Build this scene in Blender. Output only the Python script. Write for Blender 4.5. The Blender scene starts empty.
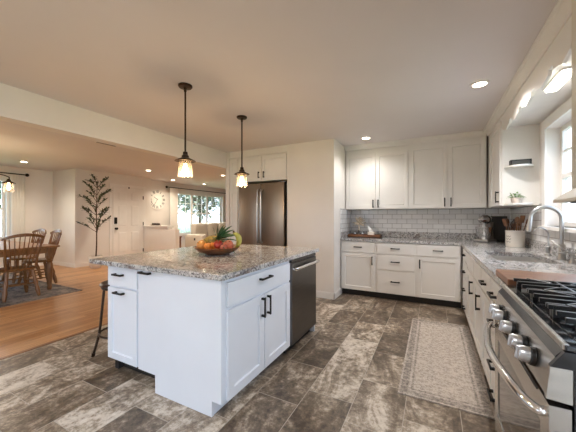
import bpy, bmesh, math, random
from mathutils import Vector, Matrix
random.seed(7)
PI = math.pi
SC = bpy.context.scene
COL = SC.collection

# ------------------------------------------------------------------ camera
cd = bpy.data.cameras.new('camera'); cam = bpy.data.objects.new('camera', cd); COL.objects.link(cam)
cd.sensor_width = 36; cd.lens = 281 / 576 * 36; cd.shift_y = 0.5 / 576; cd.clip_start = 0.02; cd.clip_end = 300
cam.location = (0, 0, 1.265); cam.rotation_euler = (PI / 2, 0, 0.4767)
SC.camera = cam

# ------------------------------------------------------------------ world, exposure
W = bpy.data.worlds.new('sky'); SC.world = W; W.use_nodes = True
nt = W.node_tree; bg = nt.nodes['Background']
tc = nt.nodes.new('ShaderNodeTexCoord'); sep = nt.nodes.new('ShaderNodeSeparateXYZ'); rp = nt.nodes.new('ShaderNodeValToRGB')
nt.links.new(tc.outputs['Generated'], sep.inputs[0]); nt.links.new(sep.outputs['Z'], rp.inputs[0]); nt.links.new(rp.outputs[0], bg.inputs[0])
rp.color_ramp.elements[0].position = 0.0; rp.color_ramp.elements[0].color = (0.70, 0.84, 1, 1)
rp.color_ramp.elements[1].position = 0.7; rp.color_ramp.elements[1].color = (0.52, 0.72, 1, 1)
bg.inputs[1].default_value = 3.0
SC.view_settings.view_transform = 'Standard'; SC.view_settings.look = 'None'
SC.view_settings.gamma = 1; SC.view_settings.use_curve_mapping = False
SC.view_settings.exposure = 1.52
SC.cycles.max_bounces = 10; SC.cycles.diffuse_bounces = 6; SC.cycles.sample_clamp_indirect = 6
SC.cycles.caustics_reflective = False; SC.cycles.caustics_refractive = False

sl = bpy.data.lights.new('sun', 'SUN'); sl.energy = 7; sl.angle = .03; sl.color = (1, .95, .88)
so = bpy.data.objects.new('sun', sl); COL.objects.link(so); so.rotation_euler = (math.radians(52), 0, 0)

def portal(name, loc, rot, sx, sy):
    l = bpy.data.lights.new(name, 'AREA'); l.shape = 'RECTANGLE'; l.size = sx; l.size_y = sy; l.cycles.is_portal = True
    o = bpy.data.objects.new(name, l); COL.objects.link(o); o.location = loc; o.rotation_euler = rot
portal('kitchen_window_daylight', (1.16, 2.96, 1.66), (0, PI / 2, 0), 1.0, 1.3)
portal('added_door_daylight', (1.16, -1.0, 1.1), (0, PI / 2, 0), 2.1, 2.4)  # portal of the patio door added out of view
portal('living_window_daylight', (-8.32, 8.3, 1.45), (0, -PI / 2, 0), 1.4, 2.6)
portal('dining_window_daylight', (-9.13, 1.9, 1.45), (0, -PI / 2, 0), 1.5, 1.8)
portal('added_window_daylight', (-4.0, -3.14, 1.4), (PI / 2, 0, PI), 2.6, 1.6)  # portal of the added, unseen rear window

DOWN_W = 45; PEND_W = 5

# ------------------------------------------------------------------ materials
def mat(name, col, rough=0.5, metal=0.0, var=0.06, scale=8, bump=0.0, spec=0.5, coat=0.0, stretch=(1, 1, 1)):
    m = bpy.data.materials.new(name); m.use_nodes = True; t = m.node_tree; p = t.nodes['Principled BSDF']
    p.inputs['Roughness'].default_value = rough; p.inputs['Metallic'].default_value = metal
    p.inputs['Specular IOR Level'].default_value = spec; p.inputs['Coat Weight'].default_value = coat
    c = t.nodes.new('ShaderNodeTexCoord'); mp = t.nodes.new('ShaderNodeMapping'); mp.inputs['Scale'].default_value = stretch
    n = t.nodes.new('ShaderNodeTexNoise'); n.inputs['Scale'].default_value = scale; n.inputs['Detail'].default_value = 3
    r = t.nodes.new('ShaderNodeValToRGB')
    r.color_ramp.elements[0].position = 0.3; r.color_ramp.elements[1].position = 0.7
    r.color_ramp.elements[0].color = tuple(x * (1 - var) for x in col) + (1,)
    r.color_ramp.elements[1].color = tuple(min(1, x * (1 + var)) for x in col) + (1,)
    t.links.new(c.outputs['Object'], mp.inputs[0]); t.links.new(mp.outputs[0], n.inputs[0])
    t.links.new(n.outputs[0], r.inputs[0]); t.links.new(r.outputs[0], p.inputs['Base Color'])
    if bump:
        b = t.nodes.new('ShaderNodeBump'); b.inputs['Strength'].default_value = bump; b.inputs['Distance'].default_value = 0.01
        t.links.new(n.outputs[0], b.inputs['Height']); t.links.new(b.outputs[0], p.inputs['Normal'])
    return m

def emis(name, col, s):
    m = bpy.data.materials.new(name); m.use_nodes = True; p = m.node_tree.nodes['Principled BSDF']
    p.inputs['Base Color'].default_value = col + (1,); p.inputs['Emission Color'].default_value = col + (1,)
    p.inputs['Emission Strength'].default_value = s
    return m

def thin_glass(name, tint=(1, 1, 1), refl=0.6, milky=0):
    m = bpy.data.materials.new(name); m.use_nodes = True; t = m.node_tree; t.nodes.remove(t.nodes['Principled BSDF'])
    out = t.nodes['Material Output']; tr = t.nodes.new('ShaderNodeBsdfTransparent'); g = t.nodes.new('ShaderNodeBsdfGlossy')
    tr.inputs[0].default_value = tint + (1,); g.inputs['Roughness'].default_value = 0.02
    fr = t.nodes.new('ShaderNodeFresnel'); fr.inputs[0].default_value = 1.45
    mu = t.nodes.new('ShaderNodeMath'); mu.operation = 'MULTIPLY'; mu.inputs[1].default_value = refl
    mx = t.nodes.new('ShaderNodeMixShader')
    t.links.new(fr.outputs[0], mu.inputs[0]); t.links.new(mu.outputs[0], mx.inputs[0])
    body = tr
    if milky:      # seeded glass scatters part of the light of its own bulb
        tl = t.nodes.new('ShaderNodeBsdfTranslucent'); tl.inputs[0].default_value = (1, .93, .85, 1); body = t.nodes.new('ShaderNodeMixShader'); body.inputs[0].default_value = milky
        t.links.new(tr.outputs[0], body.inputs[1]); t.links.new(tl.outputs[0], body.inputs[2])
    t.links.new(body.outputs[0], mx.inputs[1]); t.links.new(g.outputs[0], mx.inputs[2]); t.links.new(mx.outputs[0], out.inputs[0])
    return m

def N(t, kind, **kw):
    n = t.nodes.new(kind)
    for k, v in kw.items():
        if k.startswith('i_'): n.inputs[k[2:].replace('_', ' ')].default_value = v
        else: setattr(n, k, v)
    return n

def ramp(t, stops, interp='LINEAR'):
    r = t.nodes.new('ShaderNodeValToRGB'); e = r.color_ramp.elements; r.color_ramp.interpolation = interp
    while len(e) < len(stops): e.new(0.5)
    for k, (p, c) in enumerate(stops): e[k].position = p; e[k].color = tuple(c) + (1,)
    return r

def mixc(t, fac, a, b, blend='MIX'):
    m = t.nodes.new('ShaderNodeMix'); m.data_type = 'RGBA'; m.blend_type = blend
    for s, v in ((0, fac), (6, a), (7, b)):
        if hasattr(v, 'links') or hasattr(v, 'is_linked'): t.links.new(v, m.inputs[s])
        elif s == 0: m.inputs[0].default_value = v
        else: m.inputs[s].default_value = tuple(v) + (1,)
    return m.outputs[2]

def granite():
    m = bpy.data.materials.new('granite'); m.use_nodes = True; t = m.node_tree; p = t.nodes['Principled BSDF']; L = t.links.new
    g = N(t, 'ShaderNodeNewGeometry')
    warp = N(t, 'ShaderNodeTexNoise', i_Scale=6.0, i_Detail=3.0); L(g.outputs['Position'], warp.inputs['Vector'])
    wp = N(t, 'ShaderNodeVectorMath', operation='MULTIPLY_ADD'); L(warp.outputs['Color'], wp.inputs[0]); wp.inputs[1].default_value = (.12,) * 3; L(g.outputs['Position'], wp.inputs[2])
    v = N(t, 'ShaderNodeTexVoronoi', i_Scale=105.0); L(wp.outputs[0], v.inputs['Vector'])
    sp = N(t, 'ShaderNodeSeparateColor'); L(v.outputs['Color'], sp.inputs[0])
    grain = ramp(t, [(0, (.10, .10, .105)), (.22, (.22, .215, .215)), (.5, (.38, .372, .365)), (.8, (.52, .507, .495)), (1, (.70, .68, .66))]); L(sp.outputs[0], grain.inputs[0])
    n1 = N(t, 'ShaderNodeTexNoise', i_Scale=4.5, i_Detail=7.0, i_Roughness=.65, i_Distortion=1.6); L(wp.outputs[0], n1.inputs['Vector'])
    f1 = ramp(t, [(.53, (0, 0, 0)), (.64, (.85, .85, .85))]); L(n1.outputs[0], f1.inputs[0])
    c1 = mixc(t, f1.outputs[0], grain.outputs[0], (.58, .555, .53))
    n2 = N(t, 'ShaderNodeTexNoise', i_Scale=4.2, i_Detail=9.0, i_Roughness=.7, i_Distortion=2.2)
    off = N(t, 'ShaderNodeVectorMath', operation='ADD'); L(wp.outputs[0], off.inputs[0]); off.inputs[1].default_value = (7.3, 3.1, 1.7); L(off.outputs[0], n2.inputs['Vector'])
    f2 = ramp(t, [(.54, (0, 0, 0)), (.63, (.85, .85, .85))]); L(n2.outputs[0], f2.inputs[0])
    c2 = mixc(t, f2.outputs[0], c1, (.17, .125, .11))
    n3 = N(t, 'ShaderNodeTexNoise', i_Scale=5.5, i_Detail=9.0, i_Roughness=.75, i_Distortion=1.0)
    off2 = N(t, 'ShaderNodeVectorMath', operation='ADD'); L(wp.outputs[0], off2.inputs[0]); off2.inputs[1].default_value = (1.3, 9.1, 4.7); L(off2.outputs[0], n3.inputs['Vector'])
    f3 = ramp(t, [(.56, (0, 0, 0)), (.66, (.8, .8, .8))]); L(n3.outputs[0], f3.inputs[0])
    c3 = mixc(t, f3.outputs[0], c2, (.07, .07, .08))
    L(c3, p.inputs['Base Color']); p.inputs['Roughness'].default_value = .12
    return m

def tile_floor():
    m = bpy.data.materials.new('stone_tile'); m.use_nodes = True; t = m.node_tree; p = t.nodes['Principled BSDF']; L = t.links.new
    g = N(t, 'ShaderNodeNewGeometry'); s = N(t, 'ShaderNodeSeparateXYZ'); L(g.outputs['Position'], s.inputs[0])
    c = N(t, 'ShaderNodeCombineXYZ'); ax = N(t, 'ShaderNodeMath', operation='ADD'); ax.inputs[1].default_value = 8.21
    ay = N(t, 'ShaderNodeMath', operation='ADD'); ay.inputs[1].default_value = .485 + .32 * 20
    L(s.outputs['Y'], ax.inputs[0]); L(s.outputs['X'], ay.inputs[0]); L(ax.outputs[0], c.inputs[0]); L(ay.outputs[0], c.inputs[1])
    br = N(t, 'ShaderNodeTexBrick', i_Scale=1.0, i_Mortar_Size=.0022, i_Brick_Width=.505, i_Row_Height=.32, i_Bias=0.0)
    br.offset = .37; br.offset_frequency = 2
    br.inputs['Color1'].default_value = (0, 0, 0, 1); br.inputs['Color2'].default_value = (1, 1, 1, 1); br.inputs['Mortar'].default_value = (.5, .5, .5, 1)
    L(c.outputs[0], br.inputs['Vector'])
    # per-tile shifted coordinates so the stone figure breaks at each joint
    sh = N(t, 'ShaderNodeVectorMath', operation='MULTIPLY_ADD'); L(br.outputs['Color'], sh.inputs[0]); sh.inputs[1].default_value = (37, 23, 11); L(g.outputs['Position'], sh.inputs[2])
    st = N(t, 'ShaderNodeMapping'); st.inputs['Scale'].default_value = (2.6, 1.3, 1); L(sh.outputs[0], st.inputs[0])
    n1 = N(t, 'ShaderNodeTexNoise', i_Scale=1.6, i_Detail=9.0, i_Roughness=.68, i_Distortion=1.4); L(st.outputs[0], n1.inputs['Vector'])
    n2 = N(t, 'ShaderNodeTexNoise', i_Scale=26.0, i_Detail=6.0, i_Roughness=.75); L(sh.outputs[0], n2.inputs['Vector'])
    a = N(t, 'ShaderNodeMath', operation='MULTIPLY_ADD'); L(n2.outputs[0], a.inputs[0]); a.inputs[1].default_value = .75; L(n1.outputs[0], a.inputs[2])
    tint = N(t, 'ShaderNodeSeparateColor'); L(br.outputs['Color'], tint.inputs[0])
    b = N(t, 'ShaderNodeMath', operation='MULTIPLY_ADD'); L(tint.outputs[0], b.inputs[0]); b.inputs[1].default_value = .27; L(a.outputs[0], b.inputs[2])
    cr = ramp(t, [(.66, (.060, .047, .037)), (.82, (.135, .108, .085)), (.96, (.245, .205, .165)), (1.0, (.33, .285, .235)), ]); 
    sc = N(t, 'ShaderNodeMapRange'); sc.inputs['From Min'].default_value = .50; sc.inputs['From Max'].default_value = 1.55
    L(b.outputs[0], sc.inputs['Value'])
    cr = ramp(t, [(.26, (.060, .042, .029)), (.43, (.155, .115, .080)), (.54, (.32, .255, .19)), (.64, (.56, .485, .40)), (.84, (.74, .67, .585))]); L(sc.outputs[0], cr.inputs[0])
    col = mixc(t, br.outputs['Fac'], cr.outputs[0], (.42, .37, .31))
    L(col, p.inputs['Base Color'])
    rr = N(t, 'ShaderNodeMapRange'); L(n2.outputs[0], rr.inputs['Value']); rr.inputs['To Min'].default_value = .26; rr.inputs['To Max'].default_value = .5
    L(rr.outputs[0], p.inputs['Roughness'])
    bp = N(t, 'ShaderNodeBump', i_Strength=.25, i_Distance=.004); L(n2.outputs[0], bp.inputs['Height']); L(bp.outputs[0], p.inputs['Normal'])
    return m

def wood_floor():
    m = bpy.data.materials.new('oak_floor'); m.use_nodes = True; t = m.node_tree; p = t.nodes['Principled BSDF']; L = t.links.new
    g = N(t, 'ShaderNodeNewGeometry'); s = N(t, 'ShaderNodeSeparateXYZ'); L(g.outputs['Position'], s.inputs[0])
    c = N(t, 'ShaderNodeCombineXYZ'); ax = N(t, 'ShaderNodeMath', operation='ADD'); ax.inputs[1].default_value = 20
    ay = N(t, 'ShaderNodeMath', operation='ADD'); ay.inputs[1].default_value = 20
    L(s.outputs['Y'], ax.inputs[0]); L(s.outputs['X'], ay.inputs[0]); L(ax.outputs[0], c.inputs[0]); L(ay.outputs[0], c.inputs[1])
    br = N(t, 'ShaderNodeTexBrick', i_Scale=1.0, i_Mortar_Size=.0012, i_Brick_Width=1.1, i_Row_Height=.083)
    br.offset = .43; br.offset_frequency = 2
    br.inputs['Color1'].default_value = (0, 0, 0, 1); br.inputs['Color2'].default_value = (1, 1, 1, 1); br.inputs['Mortar'].default_value = (.5, .5, .5, 1)
    L(c.outputs[0], br.inputs['Vector'])
    cr = ramp(t, [(0, (.40, .19, .075)), (.5, (.52, .265, .11)), (1, (.62, .345, .155))]); L(br.outputs['Color'], cr.inputs[0])
    sh = N(t, 'ShaderNodeVectorMath', operation='MULTIPLY_ADD'); L(br.outputs['Color'], sh.inputs[0]); sh.inputs[1].default_value = (17, 13, 5); L(g.outputs['Position'], sh.inputs[2])
    mp = N(t, 'ShaderNodeMapping'); mp.inputs['Scale'].default_value = (22, 1.4, 1); L(sh.outputs[0], mp.inputs[0])
    n = N(t, 'ShaderNodeTexNoise', i_Scale=2.0, i_Detail=6.0, i_Distortion=.8); L(mp.outputs[0], n.inputs['Vector'])
    fr = ramp(t, [(.35, (.72, .68, .62)), (.65, (1, 1, 1))]); L(n.outputs[0], fr.inputs[0])
    c1 = mixc(t, 1.0, cr.outputs[0], fr.outputs[0], 'MULTIPLY')
    col = mixc(t, br.outputs['Fac'], c1, (.16, .07, .03))
    L(col, p.inputs['Base Color']); p.inputs['Roughness'].default_value = .28
    return m

def subway(axis):
    m = bpy.data.materials.new('subway_tile'); m.use_nodes = True; t = m.node_tree; p = t.nodes['Principled BSDF']; L = t.links.new
    g = N(t, 'ShaderNodeNewGeometry'); s = N(t, 'ShaderNodeSeparateXYZ'); L(g.outputs['Position'], s.inputs[0])
    c = N(t, 'ShaderNodeCombineXYZ'); a = N(t, 'ShaderNodeMath', operation='ADD'); a.inputs[1].default_value = 10.0
    b = N(t, 'ShaderNodeMath', operation='ADD'); b.inputs[1].default_value = 1.0 - .012
    L(s.outputs[axis], a.inputs[0]); L(s.outputs['Z'], b.inputs[0]); L(a.outputs[0], c.inputs[0]); L(b.outputs[0], c.inputs[1])
    br = N(t, 'ShaderNodeTexBrick', i_Scale=1.0, i_Mortar_Size=.0035, i_Mortar_Smooth=.3, i_Brick_Width=.155, i_Row_Height=.079, i_Bias=-.3)
    br.inputs['Color1'].default_value = (.72, .71, .70, 1); br.inputs['Color2'].default_value = (.62, .61, .61, 1); br.inputs['Mortar'].default_value = (.33, .31, .29, 1)
    L(c.outputs[0], br.inputs['Vector']); L(br.outputs['Color'], p.inputs['Base Color'])
    p.inputs['Roughness'].default_value = .15
    bp = N(t, 'ShaderNodeBump', i_Strength=.6, i_Distance=.003, invert=True); L(br.outputs['Fac'], bp.inputs['Height']); L(bp.outputs[0], p.inputs['Normal'])
    return m

def wood(name, c0, c1, rough=.4, axis='X', scale=5):
    m = bpy.data.materials.new(name); m.use_nodes = True; t = m.node_tree; p = t.nodes['Principled BSDF']; L = t.links.new
    c = N(t, 'ShaderNodeTexCoord'); mp = N(t, 'ShaderNodeMapping')
    mp.inputs['Scale'].default_value = {'X': (1, 9, 9), 'Y': (9, 1, 9), 'Z': (9, 9, 1)}[axis]
    n = N(t, 'ShaderNodeTexNoise', i_Scale=float(scale), i_Detail=5.0, i_Distortion=.9)
    L(c.outputs['Object'], mp.inputs[0]); L(mp.outputs[0], n.inputs['Vector'])
    r = ramp(t, [(.3, c0), (.7, c1)]); L(n.outputs[0], r.inputs[0]); L(r.outputs[0], p.inputs['Base Color'])
    p.inputs['Roughness'].default_value = rough
    return m

def rug_mat(name, x0, x1, y0, y1, field, fleck, border, scale=60):
    """woven field with flecks, and a darker band that runs round inside the edge"""
    m = bpy.data.materials.new(name); m.use_nodes = True; t = m.node_tree; p = t.nodes['Principled BSDF']; L = t.links.new
    g = N(t, 'ShaderNodeNewGeometry'); s = N(t, 'ShaderNodeSeparateXYZ'); L(g.outputs['Position'], s.inputs[0])
    def edge(sock, a, b):
        u = N(t, 'ShaderNodeMath', operation='SUBTRACT'); L(sock, u.inputs[0]); u.inputs[1].default_value = (a + b) / 2
        v = N(t, 'ShaderNodeMath', operation='ABSOLUTE'); L(u.outputs[0], v.inputs[0])
        w = N(t, 'ShaderNodeMath', operation='SUBTRACT'); w.inputs[0].default_value = (b - a) / 2; L(v.outputs[0], w.inputs[1])
        return w.outputs[0]
    mn = N(t, 'ShaderNodeMath', operation='MINIMUM'); L(edge(s.outputs['X'], x0, x1), mn.inputs[0]); L(edge(s.outputs['Y'], y0, y1), mn.inputs[1])
    n = N(t, 'ShaderNodeTexNoise', i_Scale=float(scale), i_Detail=5.0, i_Roughness=.8); L(g.outputs['Position'], n.inputs['Vector'])
    vo = N(t, 'ShaderNodeTexVoronoi', i_Scale=scale * .35); L(g.outputs['Position'], vo.inputs['Vector'])
    ad = N(t, 'ShaderNodeMath', operation='MULTIPLY_ADD'); L(vo.outputs['Distance'], ad.inputs[0]); ad.inputs[1].default_value = .22; L(n.outputs[0], ad.inputs[2])
    r1 = ramp(t, [(.46, fleck), (.68, field)]); L(ad.outputs[0], r1.inputs[0])
    r2 = ramp(t, [(.50, border), (.80, field)]); L(ad.outputs[0], r2.inputs[0])
    band = ramp(t, [(0, (0, 0, 0)), (.012, (0, 0, 0)), (.016, (1, 1, 1)), (.06, (1, 1, 1)), (.066, (0, 0, 0)), (.078, (0, 0, 0)), (.083, (1, 1, 1)), (.093, (1, 1, 1)), (.098, (0, 0, 0))]); L(mn.outputs[0], band.inputs[0])
    L(mixc(t, band.outputs[0], r1.outputs[0], r2.outputs[0]), p.inputs['Base Color'])
    p.inputs['Roughness'].default_value = .95
    bp = N(t, 'ShaderNodeBump', i_Strength=.5, i_Distance=.004); L(n.outputs[0], bp.inputs['Height']); L(bp.outputs[0], p.inputs['Normal'])
    return m

M = {}
M['wall'] = mat('warm_white_wall', (.74, .70, .66), .75, var=.02, scale=3)
M['ceil'] = mat('ceiling_paint', (.67, .635, .635), .8, var=.015, scale=2)
M['trim'] = mat('white_trim', (.78, .76, .73), .4, var=.02)
M['cab'] = mat('white_cabinet', (.73, .71, .68), .38, var=.02, scale=4)
M['isl'] = mat('daylit_white_island', (.74, .765, .82), .38, var=.015, scale=4)  # cabinet white with the blue of daylight mixed into its colour
M['toe'] = mat('black_toe_kick', (.02, .018, .017), .5)
M['black'] = mat('black_metal', (.012, .011, .010), .4, .0, spec=.3)
M['bronze'] = mat('oil_rubbed_bronze', (.05, .032, .022), .35, .8)
M['granite'] = granite(); M['tile'] = tile_floor(); M['oak'] = wood_floor()
M['subx'] = subway('X'); M['suby'] = subway('Y')
M['steel'] = mat('stainless_steel', (.55, .53, .50), .27, 1, var=.05, scale=60, stretch=(.05, .05, 1))
M['steelw'] = mat('warm_stainless', (.27, .215, .165), .40, 1, var=.05, scale=60, stretch=(1, 1, .03))
M['steeld'] = mat('dark_stainless', (.165, .16, .16), .3, 1, var=.05, scale=60, stretch=(.05, .05, 1))
M['chrome'] = mat('chrome', (.78, .78, .79), .1, 1, var=.02)
M['knob'] = mat('satin_knob', (.68, .69, .72), .3, .9, var=.02)
M['nickel'] = mat('brushed_nickel', (.40, .39, .38), .34, 1, var=.04)
M['iron'] = mat('cast_iron', (.015, .015, .016), .32, .2)
M['blkglass'] = mat('dark_oven_glass', (.10, .095, .09), .06, 0.6, var=.03)
M['enamel'] = mat('black_enamel', (.012, .012, .014), .12, 0, spec=.7)
M['rim'] = mat('sink_steel', (.62, .60, .57), .45, .85)
M['glass'] = thin_glass('window_glass'); M['shade'] = thin_glass('lamp_glass', (.99, .96, .92), .35, .05)
M['bulb'] = emis('warm_bulb', (1, .62, .28), 8.0)
M['down'] = emis('downlight_lens', (1, .86, .66), 9.0)
M['tube'] = emis('soffit_tube', (1, .93, .78), 5.0)
M['hood'] = mat('cream_hood_paint', (.60, .56, .47), .4, var=.02)
M['oakchair'] = wood('golden_oak', (.13, .054, .017), (.24, .11, .036), .35, 'Z')
M['oaktab'] = wood('oak_table', (.19, .085, .028), (.33, .16, .058), .32, 'X')
M['board'] = wood('cherry_board', (.20, .085, .04), (.30, .14, .07), .3, 'X')
M['traywood'] = wood('tray_wood', (.12, .045, .018), (.22, .09, .035), .4, 'X')
M['bowl'] = wood('bowl_wood', (.17, .06, .022), (.27, .105, .042), .3, 'X')
M['darkwood'] = wood('dark_seat_wood', (.02, .014, .011), (.045, .03, .022), .35, 'X')
M['spoon'] = wood('spoon_wood', (.13, .055, .022), (.24, .11, .048), .5, 'Z')
M['slate'] = mat('dark_board', (.05, .047, .045), .5)
M['ceramic'] = mat('cream_ceramic', (.74, .69, .62), .25, var=.02)
M['white'] = mat('white_ceramic', (.78, .77, .75), .3, var=.02)
M['pink'] = mat('blush_pot', (.62, .52, .46), .5)
M['leaf'] = mat('leaf_green', (.045, .065, .025), .5, var=.4, scale=20)
M['leafb'] = mat('bright_leaf', (.16, .27, .08), .5, var=.3, scale=20)
M['pineleaf'] = mat('pineapple_leaf', (.05, .12, .045), .4, var=.4, scale=25)
M['pine'] = mat('pineapple_skin', (.22, .16, .03), .6, var=.5, scale=60, bump=.5)
M['bark'] = mat('tree_bark', (.075, .04, .022), .8, var=.3, scale=30)
M['soil'] = mat('soil', (.05, .03, .02), .9, var=.4, scale=60, bump=.5)
M['sofa'] = mat('cream_sofa_fabric', (.62, .56, .49), .9, var=.04, scale=40, bump=.2)
M['curtain'] = mat('white_curtain', (.80, .77, .73), .9, var=.02)
M['red'] = mat('red_apple', (.36, .035, .02), .3, var=.4, scale=14)
M['gold'] = mat('golden_apple', (.55, .25, .06), .3, var=.35, scale=12)
M['orange'] = mat('orange_peel', (.65, .20, .02), .45, var=.12, scale=80, bump=.2)
M['peach'] = mat('peach_skin', (.52, .13, .07), .5, var=.45, scale=14)
M['banana'] = mat('banana_peel', (.50, .47, .09), .45, var=.12, scale=20)
M['coral'] = mat('coral_bone', (.55, .47, .36), .8, var=.3, scale=60, bump=.5)
M['leather'] = mat('box_grey', (.05, .05, .045), .4)
M['lawn'] = mat('lawn_grass', (.16, .24, .10), .9, var=.3, scale=3)
M['outleaf'] = mat('garden_leaf', (.17, .21, .16), .7, var=.4, scale=5)
M['patio'] = mat('patio_stone', (.45, .42, .38), .8)
M['clock'] = mat('clock_face', (.78, .75, .70), .5, var=.03)
M['threshold'] = wood('threshold_oak', (.20, .09, .04), (.30, .14, .06), .35, 'Y')
M['kitrug'] = rug_mat('kitchen_rug_weave', -.225, .355, 2.145, 3.80, (.52, .455, .39), (.24, .20, .175), (.15, .125, .11), 95)
M['dinrug'] = rug_mat('dining_rug_weave', -8.2, -5.33, .9, 2.66, (.30, .26, .23), (.05, .05, .062), (.05, .035, .035), 16)

# ------------------------------------------------------------------ geometry helpers
class MB:
    def __init__(s): s.bm = bmesh.new()
    def _add(s, vs, fs, mtx=None):
        v = [s.bm.verts.new((mtx @ Vector(p)) if mtx else p) for p in vs]
        for f in fs:
            try: s.bm.faces.new([v[i] for i in f])
            except ValueError: pass
        return v
    def box(s, x0, x1, y0, y1, z0, z1, mtx=None, bev=0):
        vs = [(x0, y0, z0), (x1, y0, z0), (x1, y1, z0), (x0, y1, z0), (x0, y0, z1), (x1, y0, z1), (x1, y1, z1), (x0, y1, z1)]
        fs = [(3, 2, 1, 0), (4, 5, 6, 7), (0, 1, 5, 4), (1, 2, 6, 5), (2, 3, 7, 6), (3, 0, 4, 7)]
        v = s._add(vs, fs, mtx)
        if bev:
            es = list({e for a in v for e in a.link_edges})
            bmesh.ops.bevel(s.bm, geom=es, offset=bev, segments=2, affect='EDGES', profile=.5)
        return s
    def cyl(s, p0, p1, r0, r1=None, n=12):
        return s.tube([p0, p1], [r0, r0 if r1 is None else r1], n)
    def tube(s, pts, r, n=8, closed=False):
        pts = [Vector(p) for p in pts]
        if not isinstance(r, (list, tuple)): r = [r] * len(pts)
        rings = []; up = None
        for i, p in enumerate(pts):
            if closed: d = pts[(i + 1) % len(pts)] - pts[i - 1]
            else: d = pts[min(i + 1, len(pts) - 1)] - pts[max(i - 1, 0)]
            d.normalize()
            if up is None: up = Vector((0, 0, 1)) if abs(d.z) < .9 else Vector((1, 0, 0))
            a = d.cross(up)
            if a.length < 1e-4: a = d.cross(Vector((0, 1, 0)))
            a.normalize(); b = a.cross(d); up = b
            rings.append([s.bm.verts.new(p + (a * math.cos(2 * PI * k / n) + b * math.sin(2 * PI * k / n)) * r[i]) for k in range(n)])
        m = len(rings)
        for i in range(m if closed else m - 1):
            A, B = rings[i], rings[(i + 1) % m]
            for k in range(n): s.bm.faces.new((A[k], A[(k + 1) % n], B[(k + 1) % n], B[k]))
        if not closed:
            s.bm.faces.new(rings[0][::-1]); s.bm.faces.new(rings[-1])
        return s
    def lathe(s, prof, c=(0, 0, 0), n=24, mtx=None):
        """prof: (radius, z) pairs about the z axis through c; ends at radius 0 close it"""
        c = Vector(c); rings = []
        f = (lambda p: mtx @ p) if mtx else (lambda p: p)
        for r, z in prof:
            if r < 1e-6: rings.append([s.bm.verts.new(f(c + Vector((0, 0, z))))])
            else: rings.append([s.bm.verts.new(f(c + Vector((r * math.cos(2 * PI * k / n), r * math.sin(2 * PI * k / n), z)))) for k in range(n)])
        for A, B in zip(rings, rings[1:]):
            for k in range(n):
                q = (k + 1) % n
                if len(A) == 1 and len(B) == 1: continue
                if len(A) == 1: s.bm.faces.new((A[0], B[q], B[k]))
                elif len(B) == 1: s.bm.faces.new((A[k], A[q], B[0]))
                else: s.bm.faces.new((A[k], A[q], B[q], B[k]))
        return s
    def sph(s, c, r, n=14, m=9, mtx=None):
        r = r if isinstance(r, (tuple, list)) else (r, r, r)
        X = Matrix.Translation(c) @ (mtx or Matrix()) @ Matrix.Diagonal((*r, 1))
        return s.lathe([(math.sin(PI * i / m), -math.cos(PI * i / m)) for i in range(m + 1)], (0, 0, 0), n, X)
    def prism(s, poly, f0, f1):
        """poly: 2-D points; f0/f1 map a 2-D point to the two end faces"""
        n = len(poly); a = [s.bm.verts.new(f0(p)) for p in poly]; b = [s.bm.verts.new(f1(p)) for p in poly]
        s.bm.faces.new(a[::-1]); s.bm.faces.new(b)
        for k in range(n): s.bm.faces.new((a[k], a[(k + 1) % n], b[(k + 1) % n], b[k]))
        return s
    def leaf(s, p, d, up, L, w, bend=0.0):
        p, d, up = Vector(p), Vector(d).normalized(), Vector(up)
        sd = d.cross(up)
        if sd.length < 1e-3: sd = d.cross(Vector((1, 0, 0)))
        sd.normalize(); nn = sd.cross(d)
        A = [(0, .12), (.35, .5), (.7, .42), (1, .02)]; th = w * .05
        rows = []
        for u, v in A:
            c = p + d * (L * u) - Vector((0, 0, 1)) * bend * L * u * u
            rows.append([s.bm.verts.new(c - sd * w * v + nn * w * .12), s.bm.verts.new(c), s.bm.verts.new(c + sd * w * v + nn * w * .12)])
        for a, b in zip(rows, rows[1:]):
            s.bm.faces.new((a[0], a[1], b[1], b[0])); s.bm.faces.new((a[1], a[2], b[2], b[1]))
        return s

def obj(name, mb, m, parent=None, smooth=False, angle=40):
    bm = mb.bm; bmesh.ops.recalc_face_normals(bm, faces=bm.faces)
    me = bpy.data.meshes.new(name); bm.to_mesh(me); bm.free()
    o = bpy.data.objects.new(name, me); COL.objects.link(o); me.materials.append(m)
    if smooth:
        for p in me.polygons: p.use_smooth = True
        me.set_sharp_from_angle(angle=math.radians(angle))
    if parent: o.parent = parent
    return o

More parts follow.
